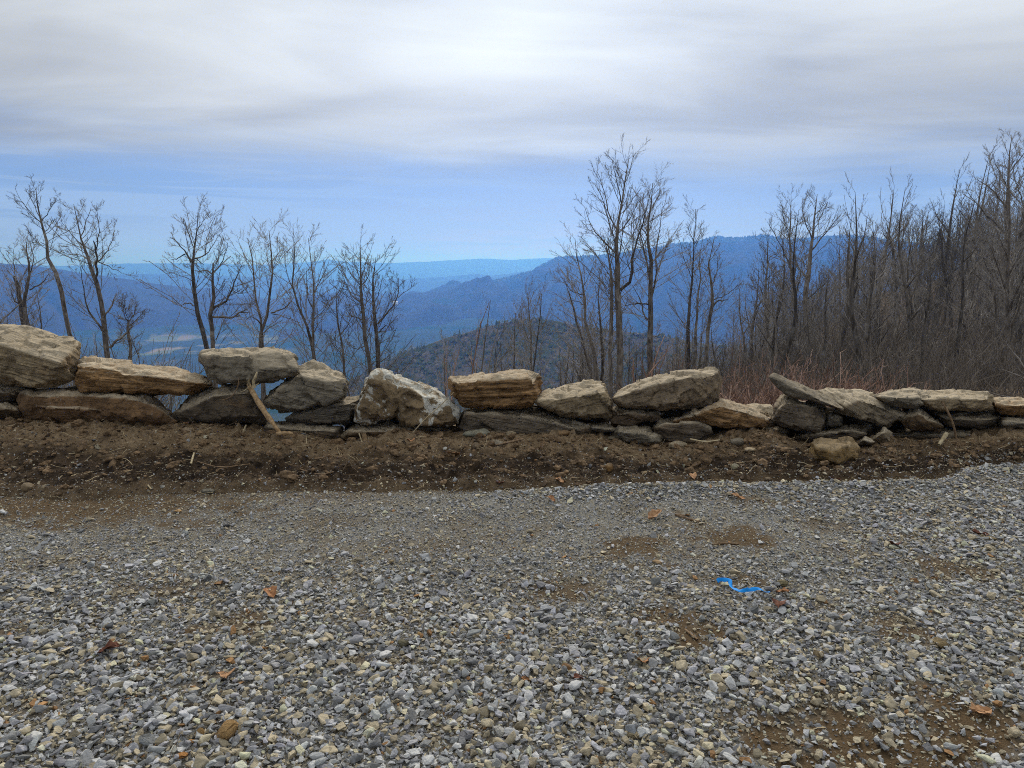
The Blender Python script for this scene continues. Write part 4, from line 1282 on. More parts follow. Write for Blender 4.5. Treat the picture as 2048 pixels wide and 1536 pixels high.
hero('bare tree with a leaning trunk and wide ragged crown, left of its twin', 24,
     [[(417, 704, 10), (406, 663, 10), (393, 621, 9), (389, 587, 8), (387, 554, 7), (381, 525, 6), (388, 501, 4), (391, 478, 3), (395, 457, 2), (396, 420, 1)]],
     [[(381, 525, 5), (372, 507, 5), (362, 499, 3), (351, 482, 2), (336, 474, 1)], [(388, 517, 4), (411, 512, 3), (427, 501, 2), (443, 481, 1.5), (453, 468, 1)], [(410, 511, 3), (410, 486, 2), (417, 457, 1.5), (427, 431, 1)], [(389, 612, 4), (374, 604, 3), (364, 612, 1.5)],
      [(372, 508, 3), (355, 517, 2), (342, 520, 1)], [(391, 516, 3), (408, 530, 1.5)], [(389, 500, 3), (375, 460, 2), (372, 440, 1)], [(387, 562, 2), (365, 552, 1.5), (345, 545, 1)], [(395, 460, 2), (408, 440, 1.5), (418, 425, 1)]], 5, 0.95, 0.85, 0.62)
hero('bare tree with a kinked trunk and one long low bough to the right', 24.6,
     [[(426, 704, 9), (423, 663, 9), (421, 621, 9), (422, 606, 8), (431, 593, 7), (427, 569, 6), (424, 548, 5), (427, 527, 3)]],
     [[(424, 548, 4), (412, 541, 3), (391, 542, 2)], [(427, 543, 4), (440, 535, 3), (453, 509, 2), (461, 486, 1)], [(422, 622, 7), (440, 609, 6), (461, 600, 5), (469, 574, 4), (482, 548, 2.5), (492, 527, 1)], [(425, 634, 6), (443, 634, 5), (466, 636, 5), (479, 625, 4), (497, 625, 2)],
      [(461, 600, 3), (452, 597, 2)], [(466, 580, 2), (480, 590, 1.5), (500, 570, 1)], [(478, 626, 2), (500, 615, 1.5), (515, 600, 1)]], 6, 0.9, 0.75, 0.65)
hero('slender bare tree forked low into a V, rising behind the squared block', 27,
     [[(520, 700, 8), (522, 664, 7), (526, 648, 7), (539, 623, 6), (541, 585, 5), (544, 542, 4), (543, 509, 3), (539, 460, 1)], [(523, 660, 6), (519, 623, 5), (512, 598, 4), (508, 562, 3), (505, 527, 3), (501, 496, 2), (495, 476, 1)]],
     [[(541, 626, 4), (567, 618, 3), (585, 603, 2)], [(545, 628, 3), (570, 632, 2), (600, 645, 1)], [(522, 648, 3), (508, 630, 2), (496, 640, 1)], [(543, 545, 2), (530, 510, 1.5), (525, 480, 1)], [(544, 540, 2), (556, 520, 1.5), (562, 500, 1)], [(540, 600, 2), (530, 560, 1.5), (520, 530, 1)], [(522, 668, 3), (545, 650, 2), (565, 640, 1)]], 7, 0.85, 0.75, 0.55)
hero('bare tree splitting into two long bowed stems behind the wedge boulder', 27,
     [[(631, 726, 8), (625, 694, 8), (623, 674, 7), (608, 638, 5), (595, 608, 5), (586, 577, 4), (583, 547, 3), (592, 509, 2), (590, 481, 1)], [(624, 675, 6), (628, 638, 6), (627, 608, 5), (624, 588, 4), (629, 557, 3), (623, 529, 2), (618, 478, 1)]],
     [[(627, 621, 4), (615, 603, 3), (610, 577, 2.5), (608, 542, 1)], [(627, 588, 3), (643, 557, 2), (656, 527, 1)], [(586, 577, 2), (572, 540, 1.5), (566, 490, 1)], [(628, 640, 2), (650, 618, 1.5), (660, 590, 1)], [(624, 672, 3), (640, 650, 2), (645, 615, 1)]], 8, 0.85, 0.75, 0.5)
hero('round-crowned bare tree with mottled trunk, left of the close pair behind the white-crusted boulder', 26,
     [[(744, 742, 10), (732, 674, 9), (727, 636, 8), (722, 603, 7), (719, 567, 5), (723, 527, 3), (721, 496, 1)]],
     [[(722, 605, 4), (704, 590, 3), (694, 572, 2), (684, 547, 1)], [(720, 570, 3), (700, 548, 2), (690, 520, 1)], [(720, 575, 3), (736, 556, 2), (742, 525, 1)], [(728, 640, 3), (705, 632, 2), (690, 610, 1)], [(733, 690, 3), (715, 700, 2), (696, 690, 1)], [(721, 560, 2), (708, 530, 1.5), (704, 510, 1)]], 9, 1.05, 0.8, 0.45)
hero('bare tree with one long rising bough, right of the close pair behind the white-crusted boulder', 26.5,
     [[(756, 738, 9), (754, 674, 9), (749, 636, 7), (745, 603, 6), (746, 572, 4), (747, 534, 2), (752, 516, 1)]],
     [[(755, 648, 5), (773, 628, 4), (788, 608, 3.5), (796, 593, 2.5), (796, 557, 1)], [(796, 595, 2), (808, 585, 1.5), (820, 575, 1)], [(757, 665, 4), (772, 650, 2)], [(748, 610, 2), (762, 580, 1.5), (768, 550, 1)], [(757, 725, 3), (775, 715, 2), (788, 700, 1)], [(755, 690, 2), (775, 678, 1.5), (790, 660, 1)]], 10, 1.05, 0.8, 0.45)
hero('thin bare tree with weak twigs left of the close pair', 25, [[(690, 785, 6), (688, 712, 5), (679, 661, 4), (674, 623, 3), (672, 577, 1)]],
     [[(688, 715, 2), (665, 690, 1.5), (655, 665, 1)], [(681, 670, 2), (700, 640, 1.5), (705, 610, 1)], [(676, 640, 2), (660, 610, 1.5), (650, 590, 1)]], 11, 0.95, 0.65, 0.4)
hero('far small bare tree with two upright stems above the boxy tan block', 40, [[(1061, 748, 5), (1063, 686, 5), (1059, 639, 3), (1056, 587, 1)], [(1065, 740, 4), (1076, 680, 3), (1080, 640, 2), (1083, 588, 1)]],
     [[(1062, 690, 2), (1045, 650, 1.5), (1040, 610, 1)], [(1077, 670, 2), (1092, 640, 1)]], 12, 0.9, 0.9, 0.4, 0.5)
hero('faint thin bare tree left of the far two-stemmed one', 42, [[(1027, 748, 4), (1030, 690, 3), (1028, 650, 2), (1030, 625, 1)]], [[(1029, 690, 2), (1015, 665, 1)], [(1029, 680, 2), (1042, 655, 1)]], 13, 0.9, 0.8, 0.4, 0.5)
hero('many-stemmed bare tree left of the tallest tree, behind the tapering tan boulder', 27,
     [[(1195, 762, 8), (1188, 703, 8), (1168, 646, 6), (1168, 568, 4), (1154, 517, 2), (1149, 478, 1)], [(1185, 760, 6), (1165, 680, 5), (1150, 630, 4), (1140, 590, 2), (1128, 555, 1)], [(1204, 765, 7), (1206, 690, 6), (1200, 640, 4), (1196, 590, 2), (1200, 540, 1)]],
     [[(1168, 588, 3), (1144, 585, 2), (1120, 551, 1)], [(1168, 610, 2), (1150, 600, 1.5), (1128, 605, 1)], [(1168, 570, 2), (1184, 540, 1.5), (1190, 505, 1)]], 14, 1.0, 0.8, 0.42)
hero('tallest bare tree, thick straight trunk right of the middle', 25,
     [[(1239, 785, 14), (1239, 686, 14), (1239, 612, 13), (1234, 561, 12), (1234, 497, 8), (1234, 456, 6), (1245, 409, 4), (1252, 354, 2.5), (1259, 310, 1)], [(1222, 775, 9), (1222, 690, 8), (1222, 619, 8), (1225, 568, 6), (1215, 500, 3), (1205, 470, 1)]],
     [[(1234, 459, 4), (1215, 422, 3), (1208, 382, 2), (1195, 341, 1)], [(1237, 512, 5), (1205, 483, 3), (1181, 456, 2), (1168, 415, 1)], [(1240, 580, 8), (1262, 561, 8), (1259, 517, 6), (1269, 483, 4), (1283, 429, 2.5), (1293, 382, 1)], [(1245, 412, 3), (1232, 370, 2), (1220, 325, 1)], [(1250, 365, 2), (1262, 340, 1.5), (1266, 320, 1)],
      [(1234, 470, 3), (1258, 440, 2), (1275, 400, 1)], [(1236, 520, 3), (1218, 505, 2), (1190, 500, 1)]], 15, 0.95, 0.85, 0.5)
hero('bare tree with a dark straight trunk and full crown, just right of the tallest', 25.5,
     [[(1302, 755, 12), (1300, 669, 12), (1300, 605, 10), (1303, 524, 8), (1293, 470, 5), (1303, 415, 3), (1305, 367, 1)]],
     [[(1300, 609, 4), (1270, 607, 3), (1248, 612, 1)], [(1300, 560, 5), (1293, 517, 4), (1280, 470, 3), (1276, 425, 1)], [(1302, 600, 5), (1320, 544, 4), (1320, 500, 3), (1337, 443, 2), (1342, 409, 1)], [(1303, 524, 4), (1327, 500, 3), (1354, 478, 1)], [(1300, 642, 4), (1286, 632, 4), (1284, 605, 3), (1266, 571, 1)], [(1294, 472, 3), (1282, 440, 2), (1290, 395, 1)], [(1302, 420, 2), (1315, 395, 1.5), (1322, 380, 1)], [(1301, 676, 3), (1320, 670, 2)]], 16, 0.95, 0.85, 0.48)
hero('pale thin upright bare tree right of the full-crowned one', 30, [[(1376, 740, 9), (1377, 636, 7), (1384, 568, 4), (1388, 483, 2), (1391, 418, 1)], [(1388, 740, 7), (1392, 640, 5), (1400, 560, 3), (1398, 510, 1)]],
     [[(1385, 560, 2), (1370, 520, 1.5), (1365, 480, 1)], [(1388, 490, 2), (1402, 465, 1)], [(1388, 485, 2), (1374, 455, 1)]], 17, 0.9, 0.7, 0.4)
hero('bent-topped bare tree with a stub bough, above the big slanted slab', 28, [[(1411, 740, 9), (1415, 669, 8), (1425, 612, 7), (1425, 568, 5), (1416, 537, 3), (1427, 478, 1)]],
     [[(1424, 618, 4), (1435, 600, 4), (1456, 600, 2)], [(1425, 570, 2), (1440, 540, 1.5), (1442, 510, 1)], [(1424, 600, 2), (1455, 590, 2), (1480, 570, 1)]], 18, 0.9, 0.7, 0.45)
hero('dense narrow bare tree left of the tall double-trunked pair', 32, [[(1537, 735, 8), (1537, 662, 7), (1530, 626, 6), (1532, 565, 4), (1536, 522, 3), (1536, 467, 1)]],
     [[(1532, 620, 3), (1515, 585, 2), (1508, 560, 1)], [(1537, 660, 3), (1560, 650, 2), (1580, 645, 1)], [(1534, 560, 2), (1550, 530, 1)]], 19, 1.3, 0.75, 0.25)
hero('narrow-crowned left tree of the tall pair above the thin blade slab', 34, [[(1604, 715, 9), (1591, 644, 9), (1588, 594, 8), (1582, 536, 6), (1580, 465, 3), (1582, 395, 1)]],
     [[(1582, 532, 3), (1562, 479, 2), (1548, 445, 1)], [(1581, 480, 2), (1565, 440, 1.5), (1560, 410, 1)], [(1586, 590, 3), (1565, 560, 2), (1545, 535, 1)], [(1590, 630, 3), (1560, 600, 2), (1540, 580, 1)], [(1581, 470, 2), (1595, 435, 1)]], 20, 0.95, 0.85, 0.4)
hero('right-spreading right tree of the tall pair above the thin blade slab', 32, [[(1614, 715, 12), (1609, 608, 11), (1616, 558, 10), (1622, 501, 7), (1627, 450, 4), (1634, 388, 1)]],
     [[(1623, 502, 4), (1648, 465, 2.5), (1673, 429, 1)], [(1616, 560, 4), (1600, 520, 3), (1600, 470, 1.5)], [(1625, 480, 3), (1610, 440, 2), (1608, 405, 1)], [(1630, 430, 2), (1650, 405, 1)], [(1612, 600, 3), (1640, 570, 2), (1660, 540, 1)], [(1628, 460, 2), (1645, 430, 1.5), (1658, 405, 1)]], 21, 0.95, 0.9, 0.4)
hero('wispy bare tree on the ridge of the wood, forked at the top', 52, [[(1716, 640, 6), (1713, 558, 5), (1713, 508, 4), (1731, 465, 2), (1734, 435, 1)]], [[(1713, 512, 3), (1700, 480, 2), (1692, 455, 1)], [(1714, 560, 2), (1690, 530, 1)]], 22, 0.75, 1.1, 0.4)
hero('round-crowned bare tree on the skyline of the wood, left of a similar one', 50, [[(1792, 640, 8), (1792, 536, 7), (1781, 479, 4), (1772, 445, 1)]],
     [[(1790, 530, 4), (1805, 480, 3), (1808, 430, 1)], [(1786, 500, 3), (1768, 475, 2), (1758, 460, 1)], [(1792, 540, 3), (1770, 520, 2), (1755, 500, 1)], [(1788, 500, 3), (1792, 460, 2), (1790, 428, 1)]], 23, 1.25, 1.1, 0.45)
hero('stout round-crowned bare tree on the skyline of the wood, forked low', 46, [[(1842, 610, 11), (1833, 556, 10), (1842, 508, 7), (1845, 458, 3), (1845, 420, 1)]],
     [[(1833, 560, 6), (1822, 520, 4), (1820, 470, 2), (1815, 430, 1)], [(1842, 510, 4), (1860, 470, 3), (1868, 440, 1)], [(1844, 470, 3), (1855, 440, 2), (1860, 420, 1)], [(1840, 530, 3), (1865, 510, 2), (1880, 490, 1)]], 24, 1.25, 1.1, 0.4)
hero('dark bare tree with a wide fork, left of the tall tree at the right edge', 38, [[(1903, 690, 9), (1901, 590, 8), (1885, 536, 6), (1883, 483, 3), (1880, 450, 1)]],
     [[(1902, 592, 5), (1917, 540, 4), (1924, 475, 2), (1930, 440, 1)], [(1884, 500, 3), (1870, 470, 1)], [(1918, 530, 3), (1940, 500, 2), (1955, 480, 1)]], 25, 1.2, 0.95, 0.35)
hero('bushy bare tree between the wide fork and the tall tree at the right edge', 42, [[(1945, 680, 8), (1942, 590, 7), (1945, 520, 5), (1940, 470, 3), (1938, 430, 1)]],
     [[(1943, 560, 4), (1965, 510, 3), (1975, 470, 1)], [(1944, 520, 3), (1925, 480, 2), (1920, 450, 1)], [(1942, 500, 3), (1955, 450, 2), (1958, 420, 1)]], 26, 1.4, 1.05, 0.3)
hero('tall thick-trunked bare tree at the right edge, highest on that side', 27, [[(2003, 700, 19), (2006, 626, 18), (2010, 554, 16), (2014, 483, 13), (2012, 411, 8), (2017, 340, 4), (2024, 273, 1)]],
     [[(2013, 415, 5), (1985, 372, 3), (1962, 358, 1)], [(2014, 470, 6), (1985, 430, 4), (1965, 400, 2), (1955, 375, 1)], [(2014, 480, 7), (2024, 465, 6), (2035, 411, 4), (2048, 375, 2)], [(2015, 380, 3), (1998, 340, 2), (1990, 310, 1)], [(2017, 345, 3), (2032, 310, 2), (2040, 285, 1)], [(2010, 540, 6), (1975, 520, 4), (1950, 480, 2)], [(2012, 520, 5), (2040, 490, 4), (2060, 470, 2)]], 27, 0.95, 0.95, 0.45)
hero('thick-trunked bare tree cut by the right edge of the frame', 26, [[(2041, 700, 17), (2038, 626, 16), (2036, 536, 14), (2048, 430, 9), (2056, 340, 3), (2060, 290, 1)]],
     [[(2038, 545, 6), (2020, 500, 4), (2000, 470, 2)], [(2040, 500, 5), (2070, 450, 3), (2090, 400, 1)], [(2037, 590, 5), (2010, 580, 4), (1985, 560, 2)], [(2050, 420, 4), (2038, 370, 2), (2034, 330, 1)]], 28, 0.95, 0.95, 0.45)


# ---- the wood: prototype trees copied one by one
def proto_tree(seed, H, kind):
    rs = np.random.RandomState(seed)
    mains = []
    P0 = np.array([[0, 0, -0.4], [0, 0, .25 * H], [0, 0, .5 * H], [0, 0, .75 * H], [0, 0, H]], float)
    P0[1:, :2] += np.cumsum(rs.normal(0, 0.022 * H, (4, 2)), 0)
    r0 = 0.0115 * H * rs.uniform(.8, 1.2)
    P, W = resample(P0, [r0 * 1.3, r0, r0 * .75, r0 * .42, 0.008], 14)
    mains.append((P, W, True))
    nl = {'tall': 5, 'round': 7, 'shrub': 4, 'pole': 2}[kind]
    for _ in range(nl):
        t = rs.uniform(0.3 if kind != 'pole' else .6, 0.8)
        i = int(t * 13)
        a = rs.uniform(0, 6.28)
        L = H * rs.uniform(.22, .42) * (1.25 - t) * (1.3 if kind == 'round' else 1)
        d0 = np.array([math.cos(a) * .75, math.sin(a) * .75, .7])
        q = [P[i]]
        for k in range(3):
            d0 = d0 + np.array([0, 0, .35]) + rs.normal(0, .15, 3)
            q.append(q[-1] + d0 / np.linalg.norm(d0) * L / 3)
        mains.append((*resample(np.array(q), [W[i] * .65, W[i] * .45, W[i] * .3, .007], 8), False))
    tk = Tubes()
    for p, w, isst in mains:
        tk.add(p[None], w[None], 6 if isst else 4)
    sz = H / 11.0
    V, F = twigs(rs, mains, {'tall': .42, 'round': .6, 'shrub': .75, 'pole': .38}[kind], max(.6, sz * 1.05), .3 if kind != 'pole' else .45, .4, 0.0075, 3)
    return tk.arrays(), (V, F)


def mesh_only(name, VF, mat):
    o = mesh_np(name, VF[0], VF[1], mat)
    C.objects.unlink(o)
    me = o.data
    bpy.data.objects.remove(o)
    return me


PROTOS = []
for i, (H, kind) in enumerate([(12, 'tall'), (10, 'round'), (11, 'tall'), (9, 'pole'), (8, 'round'), (12.5, 'pole'), (10, 'tall'), (7, 'shrub')]):
    a, b = proto_tree(300 + i, H, kind)
    PROTOS.append((mesh_only('trunk', a, M_BARK), mesh_only('crown', b, M_TWIG), kind))

LOOKS = {'tall': 'tall bare tree', 'round': 'broad-crowned bare tree', 'pole': 'thin pole-like bare tree', 'shrub': 'short twiggy tree'}


def place_words(x, y, z):
    px = 1024 + FOC * x / (y * CP + (EYE - z) * SP)
    for lim, w in ((1330, 'below the full-crowned tree'), (1480, 'near the bent-topped tree'), (1580, 'by the narrow dense tree'), (1680, 'under the tall pair'), (1760, 'below the wispy skyline tree'), (1820, 'below the round-crowned skyline tree'),
                   (1880, 'below the stout skyline tree'), (1930, 'round the wide-forked tree'), (1990, 'beside the bushy tree'), (9999, 'round the thick right-edge trunks')):
        if px < lim:
            return w


KINDS_TXT = {'tall': 'tall bare tree, one of many in the grey wood on the right slope', 'round': 'broad-crowned bare tree, one of many in the grey wood on the right slope',
             'pole': 'thin pole-like bare tree, one of many in the grey wood on the right slope', 'shrub': 'short twiggy tree, one of many in the grey wood on the right slope'}


def wood_tree(x, y, s, rz, k, label, group):
    z = float(slope_z(x, y))
    r = empty('bare_tree', (x, y, z - 0.1), label, 'tree', group)
    r.scale = (s, s, s)
    r.rotation_euler = (0.06 * math.sin(rz * 7), 0.06 * math.cos(rz * 5), rz)
    for nm, me in (('trunk', PROTOS[k][0]), ('crown', PROTOS[k][1])):
        o = bpy.data.objects.new(nm, me)
        C.objects.link(o)
        o.parent = r
    return r


def wood():
    rs = np.random.RandomState(77)
    n = 0
    spots = []
    while n < 200:
        th = R(rs.uniform(9, 37))
        r = math.exp(rs.uniform(math.log(19), math.log(125)))
        if r < 30 and th < R(19):
            continue
        if th < R(15) and rs.rand() < 0.45:
            continue
        x, y = r * math.sin(th), r * math.cos(th)
        if any((x - a) ** 2 + (y - b) ** 2 < (0.025 * r + .5) ** 2 for a, b in spots):
            continue
        spots.append((x, y))
        k = rs.choice([0, 1, 2, 3, 3, 4, 5, 5, 5, 6, 7])
        s = rs.uniform(.6, .95) * (0.62 if r < 35 else 0.85 if r < 60 else 1.0) * (0.72 if th < R(18) else 0.88 if th < R(24) else 1)
        row = 'front row' if r < 38 else 'middle' if r < 70 else 'far back'
        wood_tree(x, y, s, rs.uniform(0, 6.28), k, LOOKS[PROTOS[k][2]] + ', ' + row + ' of the grey wood, ' + place_words(x, y, float(slope_z(x, y))), 'trees of the grey wood on the right slope')
        n += 1
    n = 0
    while n < 34:                                      # thicket at the left end
        th, r = R(rs.uniform(-37.5, -24)), rs.uniform(22, 48)
        if th > R(-27) and rs.rand() < .5:
            continue
        x, y = r * math.sin(th), r * math.cos(th)
        k = rs.choice([1, 3, 4, 6, 7])
        s = rs.uniform(.28, .5) * (0.75 if th > R(-27) else 1)
        wood_tree(x, y, s, rs.uniform(0, 6.28), k, LOOKS[PROTOS[k][2]].replace('tall bare', 'small bare').replace('broad-crowned bare', 'broad').replace('thin pole-like bare', 'pole-like') + (' at the front' if r < 31 else ' in the middle' if r < 40 else ' at the back') + ' of the left thicket, ' + ('left of the leaning thin tree' if x / y < -0.64 else 'between leaning and crooked trees' if x / y < -0.56 else 'right of the crooked tree'), 'trees of the thicket behind the left end of the wall')
        n += 1
    n = 0
    while n < 62:                                      # tops showing just over the middle of the wall
        px = rs.uniform(640, 1450) if rs.rand() < .35 else rs.uniform(930, 1450)
        d = ray(px, 700)
        y = rs.uniform(26, 50)
        x = d[0] * y
        gz = float(slope_z(x, y))
        top = at(px, rs.uniform(690, 735) if px < 930 else rs.uniform(655, 725), y)[2]
        k = rs.randint(0, 8)
        Hk = [12, 10, 11, 9, 8, 12.5, 10, 7][k]
        s = (top - gz) / Hk
        if s < .15 or s > 1.1:
            n += 0.2
            continue
        wood_tree(x, y, s, rs.uniform(0, 6.28), k, LOOKS[PROTOS[k][2]] + ' whose top shows over the ' + ('gap left of the white-crusted boulder' if px < 735 else 'white-crusted boulder' if px < 905 else 'boxy tan block' if px < 1075 else 'tapering tan boulder' if px < 1225 else 'big slanted slab'), 'treetops showing over the middle of the wall')
        n += 1


wood()


# ---- undergrowth, far woods
def shrub_mesh(seed, name, n, H, mat, lean=0.5, rmin=0.006):
    rs = np.random.RandomState(seed)
    K = 6
    P = np.zeros((n, K, 3))
    a = rs.uniform(0, 6.28, n)
    d = np.stack([np.cos(a) * lean * rs.rand(n), np.sin(a) * lean * rs.rand(n), np.ones(n)], 1)
    P[:, 0, :2] = rs.normal(0, .28 * H * lean, (n, 2))
    ln = H * rs.uniform(.5, 1.15, n)
    for k in range(1, K):
        d = d + rs.normal(0, .16, (n, 3)); d /= np.linalg.norm(d, axis=1, keepdims=True)
        P[:, k] = P[:, k - 1] + d * (ln / (K - 1))[:, None]
    Rd = rmin * 1.5 * rs.uniform(.8, 1.6, (n, 1)) * np.linspace(1, .5, K)[None]
    tb = Tubes()
    tb.add(P, Rd, 3)
    P2, R2 = sprout(rs, P, Rd, 6, 4, .2, 1, 42, .45, .1 * H, .5 * H, .7, rmin, .3, .18)
    tb.add(P2, R2, 3)
    return mesh_only(name, tb.arrays(), mat)


def undergrowth():
    rs = np.random.RandomState(31)
    coll = bpy.data.collections.new('shrub_shapes')
    for i in range(5):
        coll.objects.link(bpy.data.objects.new('shrub_shape', shrub_mesh(500 + i, 'shrub_shape', 13, 2.4, M_BRUSH, 1.0, .0055)))
    pts, rot, scl = [], [], []
    for _ in range(1500):
        if rs.rand() < .80:
            th, r = R(rs.uniform(6, 39)), math.exp(rs.uniform(math.log(16), math.log(150)))
            if th < R(13) and rs.rand() < .5:
                continue
            s = rs.uniform(.55, 1.2) * (0.6 if r < 20 else .85 if r < 40 else 1.25)
        elif rs.rand() < .6:
            th, r = R(rs.uniform(-39, -23)), math.exp(rs.uniform(math.log(13), math.log(60)))
            s = rs.uniform(.5, 1.0) * (.7 if th > R(-27) else 1.05)
        else:
            th, r = R(rs.uniform(-23, 8)), math.exp(rs.uniform(math.log(20), math.log(80)))
            s = rs.uniform(.5, 1.1)
        x, y = r * math.sin(th), r * math.cos(th)
        pts.append((x, y, 0)); rot.append((0, 0, rs.uniform(0, 6.28))); scl.append((s, s, s * rs.uniform(.8, 1.3)))
    pts = np.array(pts)
    pts[:, 2] = slope_z(pts[:, 0], pts[:, 1]) - 0.05
    scatter('undergrowth', pts, rot, scl, np.ones((len(pts), 3)), None, coll)


undergrowth()


def far_woods():
    """woods too far away to tell the trees apart: on the lower slope, the near hill and the crest of the big ridge"""
    rs = np.random.RandomState(41)
    coll = bpy.data.collections.new('wood_shapes')
    for i, (tm, cm, kind) in enumerate(PROTOS[:4]):
        coll.objects.link(bpy.data.objects.new('wood_shape', cm))
    th = np.radians(rs.uniform(-40, 40, 2600))
    r = np.exp(rs.uniform(math.log(80), math.log(420), 2600))
    k = (th > R(12)) | (r > 130)
    th, r = th[k], r[k]
    x, y = r * np.sin(th), r * np.cos(th)
    s = rs.uniform(.55, 1.0, len(x))
    pts = np.stack([x, y, slope_z(x, y) - 0.2], 1)
    scatter('woods', pts, np.stack([0 * s, 0 * s, rs.uniform(0, 6.28, len(s))], 1), np.stack([s, s, s], 1), np.ones((len(s), 3)), None, coll)
    # crowns of the near hill and of the ridge: pines and rounded bare crowns
    mp, T = material('pine_crowns')
    oi = T.n('ShaderNodeObjectInfo')
    n = T.noise((T.n('ShaderNodeTexCoord'), 'Object'), 3.0, 4, 0.7)
    c = T.mix((oi, 'Random'), (0.11, 0.145, 0.08), (0.15, 0.18, 0.10))
    finish(T, T.mix(n, c, (0.09, 0.11, 0.07)), 1.0, spec=0.0)
    mb, T = material('bare_crowns')
    oi = T.n('ShaderNodeObjectInfo')
    c = T.mix((oi, 'Random'), (0.18, 0.165, 0.13), (0.24, 0.215, 0.17))
    finish(T, c, 1.0, spec=0.0)
    c2 = bpy.data.collections.new('crown_shapes')
    for i in range(6):
        bm = bmesh.new()
        if i < 4:
            bmesh.ops.create_icosphere(bm, subdivisions=2, radius=0.5)
            for v in bm.verts:
                f = 1 + 0.28 * rs.normal()
                v.co = Vector((v.co.x * f, v.co.y * f, (v.co.z + .5) * (1.1 + .15 * rs.normal())))
        else:
            bmesh.ops.create_cone(bm, segments=9, radius1=.36, radius2=.02, depth=1.5, cap_ends=True)
            bmesh.ops.subdivide_edges(bm, edges=bm.edges[:], cuts=2)
            for v in bm.verts:
                v.co.z += .75
                f = 1 + .3 * rs.normal()
                v.co.x *= f; v.co.y *= f
        me = bpy.data.meshes.new('crown_shape')
        bm.to_mesh(me); bm.free()
        me.materials.append(mp if i in (0, 1, 2, 4, 5) else mb)
        c2.objects.link(bpy.data.objects.new('crown_shape', me))
    for name, G, n, cl, s0, s1 in (('hill_woods', NH, 9000, coll, .55, .95), ('hill_pines', NH, 5200, c2, 2.2, 4.6), ('ridge_woods', MR, 9000, c2, 6, 11)):
        nt, nr = G.shape[:2]
        rows = int(nr * 0.80)
        a, b = rs.uniform(0, nt - 1.01, n), rs.uniform(nr * (.12 if G is NH else .66), rows - 1.01, n)
        i, j = a.astype(int), b.astype(int)
        fa, fb = (a - i)[:, None], (b - j)[:, None]
        p = (G[i, j] * (1 - fa) + G[i + 1, j] * fa) * (1 - fb) + (G[i, j + 1] * (1 - fa) + G[i + 1, j + 1] * fa) * fb
        p[:, 2] -= 0.3 if cl is coll else 0.22 * (s0 + s1)
        s = rs.uniform(s0, s1, n)
        scatter(name, p, np.stack([0 * s, 0 * s, rs.uniform(0, 6.28, n)], 1), np.stack([s, s, s * rs.uniform(.8, 1.2, n)], 1), np.ones((n, 3)), None, cl)


far_woods()


def briars():
    """reddish cane thickets close behind the wall"""
    rs = np.random.RandomState(61)
    spots = [(1465, 742, 9.5, 1.15), (1510, 725, 10.5, 1.35), (1560, 712, 11.5, 1.5), (1610, 705, 12.5, 1.5), (1655, 715, 12.0, 1.3), (1695, 725, 12.5, 1.2), (1480, 765, 8.6, .8), (1585, 745, 9.6, 1.0), (1640, 750, 10.0, 1.0)]
    where = ['at the left end of the red brush behind the wall', 'second from the left in the red brush behind the wall', 'in the red brush behind the tip of the thin blade slab', 'tallest of the red brush, right of the blade slab tip', 'in the red brush above the rough tan slab',
             'at the right end of the red brush, above the grey flake', 'lowest and nearest of the red brush, above the pointed tan slab', 'near low clump of the red brush behind the blade slab', 'near low clump of the red brush behind the rough tan slab']
    for i, (px, py, Y, H) in enumerate(spots):
        top = at(px, py, Y)
        gz = float(slope_z(top[0], Y))
        H = max(H, top[2] - gz)
        me = shrub_mesh(700 + i, 'canes', 56, H * .95, M_CANE, 1.7, .0052)
        r = empty('briar_bush', (top[0], Y, gz - 0.05), 'reddish leafless briar clump ' + where[i], 'bush', 'red brush close behind the wall')
        o = bpy.data.objects.new('canes', me)
        C.objects.link(o)
        o.parent = r


briars()


